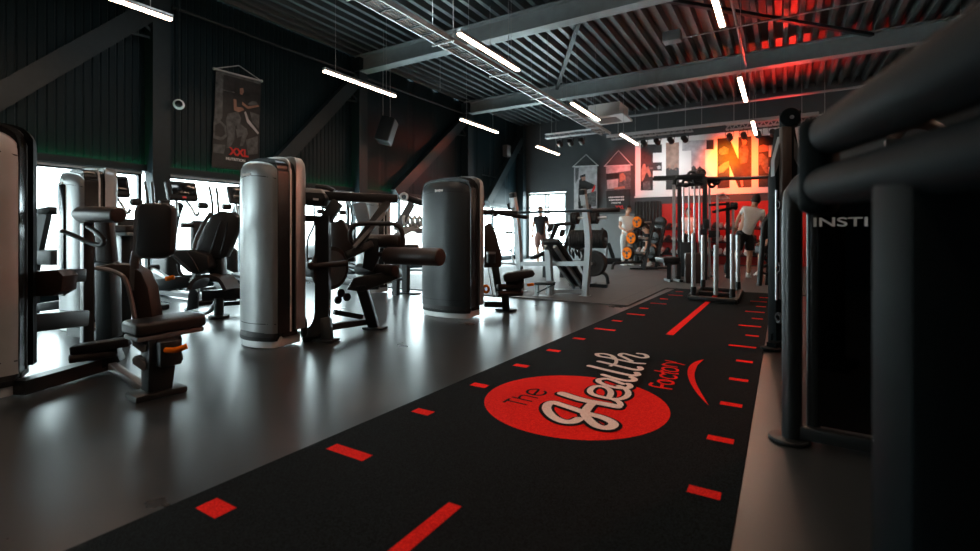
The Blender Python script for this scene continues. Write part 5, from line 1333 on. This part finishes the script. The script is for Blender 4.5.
    for v in q.verts: x, y, z = v.co; v.co = side * (-x * .093) + fw_ * (y * .113 - .004) + nk * (z * .150 + .010) + hc
    me = bpy.data.meshes.new('t'); q.to_mesh(me); q.free(); b.bm.from_mesh(me); bpy.data.meshes.remove(me); b.build('hair', M['hair'], root, sm=80)
    b = MB()
    for s_ in (-1, 1): b.ball(hc + side * (s_ * .031) + fw_ * .088 + nk * .010, .010, n=8)
    b.build('eyes', M['screen'], root)
    if shirt:
        S_ = {'hem': (J['pelvis'] * 1.16 - J['chest'] * .16, .150), 'pelvis': (J['pelvis'], .156), 'belly': (N_['belly'][0], .150), 'chest': (J['chest'], .158), 'neckb': (J['neck'] * .88 + J['chest'] * .12, .105)}
        ES = [('hem', 'pelvis'), ('pelvis', 'belly'), ('belly', 'chest'), ('chest', 'neckb')]
        for s_ in 'LR':
            S_['sh' + s_] = (J['sh' + s_], .088); S_['sl' + s_] = (J['sh' + s_].lerp(J['el' + s_], sleeve), .074); ES += [('chest', 'sh' + s_), ('sh' + s_, 'sl' + s_)]
        me = skin_mesh(S_, ES); b = MB(); b.bm.from_mesh(me); bpy.data.meshes.remove(me); b.build('shirt', M[top], root, sm=80)
    S_ = {'pelvis': (J['pelvis'], .150), 'waist': (J['pelvis'].lerp(J['chest'], .22), .140)}; ES = [('pelvis', 'waist')]
    for s_ in 'LR':
        S_['hip' + s_] = (J['hip' + s_], .128); S_['kn' + s_] = (J['hip' + s_].lerp(J['kn' + s_], leg if leg <= 1 else 1), .098 if leg <= 1 else .082); ES += [('pelvis', 'hip' + s_), ('hip' + s_, 'kn' + s_)]
        if leg > 1: S_['an' + s_] = (J['kn' + s_].lerp(J['an' + s_], leg - 1), .062); ES.append(('kn' + s_, 'an' + s_))
    me = skin_mesh(S_, ES); b = MB(); b.bm.from_mesh(me); bpy.data.meshes.remove(me); b.build('shorts' if leg <= 1 else 'trousers', M[bottom], root, sm=80)
    for s_ in 'LR':
        a = J['an' + s_]; t = J.get('toe' + s_, a + face * .18 - V((0, 0, .05))); d_ = V((t.x - a.x, t.y - a.y, 0)).normalized(); g_ = V((a.x, a.y, max(.02, a.z - .085)))
        b = MB(); b.bar(g_ - d_ * .095 + V((0, 0, .018)), g_ + d_ * .205 + V((0, 0, .018)), .108, .036, bev=.014, up=(0, 0, 1))
        b.ball(g_ + d_ * .10 + V((0, 0, .045)), .05, (1, 1, .75)); b.ball(g_ - d_ * .03 + V((0, 0, .065)), .055, (1, 1, 1.1)); b.bar(g_ - d_ * .05 + V((0, 0, .05)), g_ + d_ * .12 + V((0, 0, .04)), .088, .06, bev=.02)
        b.build('shoe', M[shoes], root)
    return root
def jd(d, **k):
    o = {}
    for n, p in k.items(): o[n] = at(p[0], p[1], d=d + (p[2] if len(p) > 2 else 0))
    return o
FL = .016
J = jd(10.55, head=(756, 200), neck=(754, 207), chest=(751.5, 213), pelvis=(745, 232.5), shL=(744, 209, .05), elL=(738, 219, .15), haL=(735.5, 228, .35), shR=(761.5, 212, -.05), elR=(763.5, 227, .0), haR=(760.5, 243, .15),
       hipL=(739.5, 236, .0), knL=(737.5, 256, .02), anL=(735, 272.0, .05), hipR=(749.5, 236), knR=(749.5, 256, .0), anR=(748.5, 272.8, .05))
for n in ('anL', 'anR'): J[n].z = FL + .085
J['toeL'] = J['anL'] + V((-.20, .05, -.05)); J['toeR'] = J['anR'] + V((.01, -.2, -.05))
person('person in white T-shirt and black shorts leaning towards the rig, seen from behind', J, V((-.1, .95, -.45)), 'white_shirt', 'black_shorts', .62, .80)
J = jd(14.9, head=(628.5, 209.5), neck=(627.5, 215), chest=(627, 221), pelvis=(626.5, 235), shL=(633, 218.5), elL=(635.5, 227), haL=(631.5, 230, -.25), shR=(621, 218.5), elR=(620, 227.5), haR=(626, 231, -.28),
       hipL=(629.5, 238), knL=(629.5, 251), anL=(630, 264), hipR=(623.5, 238), knR=(623.5, 251), anR=(623, 264))
for n in ('anL', 'anR'): J[n].z = FL + .085
person('person in white T-shirt standing by the orange ended barbells, hands together', J, V((.6, -.8, -.15)), 'white_shirt', 'grey_trousers', .5, 1.9)
J = jd(15.3, head=(540.5, 210.5), neck=(540.5, 215.5), chest=(540.5, 220), pelvis=(540.5, 234), shL=(546, 218), elL=(548.5, 226), haL=(549.5, 234), shR=(535, 218), elR=(533, 226.5), haR=(532.5, 235),
       hipL=(543.5, 237), knL=(544, 250), anL=(545, 262), hipR=(537.5, 237), knR=(537.5, 250), anR=(538, 262))
for n in ('anL', 'anR'): J[n].z = FL + .085
person('person in black T-shirt and faded shorts standing before the glazed door', J, V((.3, -.95, 0)), 'black_shirt', 'brown_shorts', .55, .85)
J = jd(11.6, head=(770, 219.5), neck=(770, 225), chest=(770, 229), pelvis=(770, 243), shL=(774.5, 228), elL=(776, 236), haL=(772, 240, -.2), shR=(765.5, 228), elR=(763.5, 236), haR=(766.5, 240, -.2),
       hipL=(772, 245), knL=(769, 247, -.42), anL=(769, 263, -.45), hipR=(767, 245), knR=(761.5, 247, -.42), anR=(759, 263, -.42))
for n in ('anL', 'anR'): J[n].z = FL + .085
pp = person('person in pale top and pale shorts sitting behind the black adjustable machine', J, V((-.3, -.95, -.2)), 'white_shirt', 'grey_trousers', .35, .75)
st_ = thing('stool_bench', 'small dark bench under the sitting person', 'bench', (pp.location.x, pp.location.y, 0))
c = at(770, 246, d=11.62); MB().box((c.x, c.y, .55), (.42, .34, .09), bev=.02).build('bench_pad', M['leather'], st_); MB().bar((c.x, c.y, .51), (c.x, c.y, .016), .10, .10).build('leg', M['black_metal'], st_)
J = jd(14.6, head=(645.5, 228, .1), neck=(647, 233), chest=(649, 238), pelvis=(655, 249), shL=(651, 234, .15), elL=(653, 243, .1), haL=(652, 251, .0), shR=(646.5, 236, -.1), elR=(647, 244, -.12), haR=(645, 250, -.2),
       hipL=(656, 250, .12), knL=(649.5, 250, .25), anL=(649, 263, .25), hipR=(655, 252, -.1), knR=(648, 252, -.25), anR=(647, 264, -.22))
for n in ('anL', 'anR'): J[n].z = FL + .085
person('person in black top bending forward on the bench right of the orange ended barbells', J, V((-.8, -.3, -.6)), 'black_shirt', 'black_shorts', .4, .8)
J = jd(14.9, head=(688.5, 211.5), neck=(688.5, 217), chest=(688.5, 221), pelvis=(688.5, 235), shL=(694, 219.5), elL=(696, 227), haL=(692, 231, -.2), shR=(683, 219.5), elR=(681, 227), haR=(685, 231, -.2),
       hipL=(691.5, 238), knL=(691.5, 250), anL=(691.5, 262), hipR=(685.5, 238), knR=(685.5, 250), anR=(685.5, 262))
for n in ('anL', 'anR'): J[n].z = FL + .085
person('person in white top standing before the red wall, seen between the rig posts', J, V((.3, -.95, 0)), 'white_shirt', 'black_shorts', .5, .8)
#---RIGHT SIDE---
# ================================================================= black machines on the right
# tall cable column
tc = thing('cable_column', 'tall black cable column with a pulley head right of the turf', 'cable machine', (-.02, 4.6, 0))
Q = P_(4.05)
b = MB(); b.plate([(776, 346), (776, 178), (778, 160), (783, 126), (795, 126), (801, 160), (803, 178), (803, 346)], 4.0, .12, .008); cb_ = b.build('column', M['near_black'], tc)
b = MB(); b.plate([(782.5, 126), (792, 126), (793, 300), (781, 300)], 3.96, .05, .01); b.build('front_channel', M['brown_leather'], cb_)
b = MB(); b.plate([(774.5, 160), (781, 136), (781, 158), (774.5, 176)], 4.0, .05); b.build('shoulder_plate', M['grey_metal'], cb_)
b = MB(); b.plate([(794, 136), (803, 158), (803, 176), (794, 158)], 4.0, .05); b.build('shoulder_plate', M['grey_metal'], cb_)
MB().cyl(Q(790, 117, -.12), Q(790, 117, .12), .075, n=24, bev=.01).build('pulley_head', M['near_black'], tc)
MB().cyl(Q(792, 117, -.14), Q(792, 117, -.11), .016, n=12).build('pulley_bolt', M['grey_metal'], tc)
MB().bar(Q(790, 127), Q(790, 112), .12, .10, up=FW).build('head_bracket', M['near_black'], tc)
MB().bar(Q(776.3, 190, -.06), Q(776.3, 300, -.06), .012, .012, up=FW).build('edge_rail', M['chrome'], tc)
fp = at(771, 352, d=3.95); fp.z = .014
MB().cyl(fp - V((0, 0, .012)), fp + V((0, 0, .014)), .075, n=24, bev=.006).build('foot_disc', M['near_black'], tc)
c_ = at(785, 345, d=4.06); MB().bar(fp + V((0, 0, .02)), V((c_.x, c_.y, .05)), .07, .06).build('base_bar', M['near_black'], tc)
MB().bar(V((c_.x, c_.y, 0)), V((c_.x, c_.y, .12)), .2, .14).build('base_block', M['near_black'], tc)
for k, (u, v) in enumerate(((779, 205), (779, 268), (779, 318))): MB().torus(Q(u, v, -.08), RT, .035, .014, 14, 6).build('cable_guide', M['dark_plastic'], tc)
# frame with smoked panel
yf = 2.62; xf = .035
pm = thing('panel_machine', 'black tube framed machine with a smoked panel beside the turf', 'gym machine', (xf, yf, 0))
zt = 1.22
MB().tube([(xf, yf, .02), (xf, yf, .5), (xf, yf, zt - .16), (xf + .02, yf - .0, zt - .06), (xf + .07, yf, zt - .01), (xf + .16, yf, zt), (xf + .95, yf - .05, zt)], .040, 14, sm=4).build('frame_tube', M['black_metal'], pm)
MB().tube([(xf + .085, yf + .03, .05), (xf + .085, yf + .03, zt - .05)], .028, 12).build('inner_post', M['black_metal'], pm)
fd = MB().cyl((xf - .01, yf - .0, 0), (xf - .01, yf - .0, .02), .085, n=28, bev=.006).build('foot_disc', M['black_metal'], pm)
MB().bar((xf, yf, .05), (xf + .95, yf - .04, .05), .05, .06, bev=.01).build('bottom_bar', M['black_metal'], pm)
MB().box((xf + .52, yf - .005, .60), (.84, .012, 1.02), (0, 0, -.03)).build('smoked_panel', M['smoke'], pm)
MB().box((xf + .52, yf + .30, .55), (.78, .02, 1.02), (0, 0, -.03)).build('rear_panel', M['black_gloss'], pm)
for k in range(2): MB().cyl((xf + .38 + k * .22, yf + .16, .06), (xf + .38 + k * .22, yf + .16, 1.15), .012, n=10).build('guide_rod', M['steel_dark'], pm)
for k in range(9): MB().box((xf + .49, yf + .16, .10 + k * .046), (.36, .12, .040), bev=.004).build('weight_plate', M['rubber'], pm)
MB().ball((xf + .30, yf - .03, .075), .012, n=10).build('bolt', M['chrome'], pm)
tw_ = at(812, 226.5, y=yf - .02)
text('panel_lettering', 'INSTI', .056, tw_, (1, -.03, 0), (0, 0, 1), 'white_trim', pm, .001, .0008, 1.55)
ib = MB(); ib.tube([at(893, 140, d=1.9), at(905, 126, d=1.9), at(925, 124, d=1.88), at(945, 134, d=1.85), at(956, 150, d=1.8)], .022, 10, sm=4); ib.build('curved_guard', M['brown_leather'], pm)
MB().bar(at(893, 140, d=1.9), (at(893, 140, d=1.9).x, at(893, 140, d=1.9).y, zt), .05, .05).build('guard_post', M['black_metal'], pm)
# near lever arm, out of focus
lv_ = thing('lever_arm_machine', 'large near black lever frame with two thick bars filling the right edge', 'gym machine', (.2, 1.0, 0))
MB().cyl((.055, 1.55, 1.072), (.262, .52, 1.040), .046, n=28, bev=.012).build('lower_bar', M['near_black'], lv_)
MB().cyl((.10, 1.38, 1.190), (.215, .50, 1.128), .050, n=28, bev=.012).build('upper_bar', M['near_black'], lv_)
b = MB(); b.bar((.078, 1.46, 1.00), (.078, 1.46, 1.235), .07, .17, bev=.025, up=(.2, 1, 0), seg=4); b.build('end_plate', M['near_black'], lv_)
MB().cyl((.035, 1.44, 1.19), (.05, 1.44, 1.19), .012, n=12).build('bolt', M['chrome'], lv_)
MB().box((.204, .965, .52), (.14, .13, 1.04), (0, 0, .25), bev=.016).build('post', M['near_black'], lv_)
MB().box((.204, .965, .02), (.26, .34, .04), (0, 0, .25), bev=.01).build('foot_plate', M['near_black'], lv_)
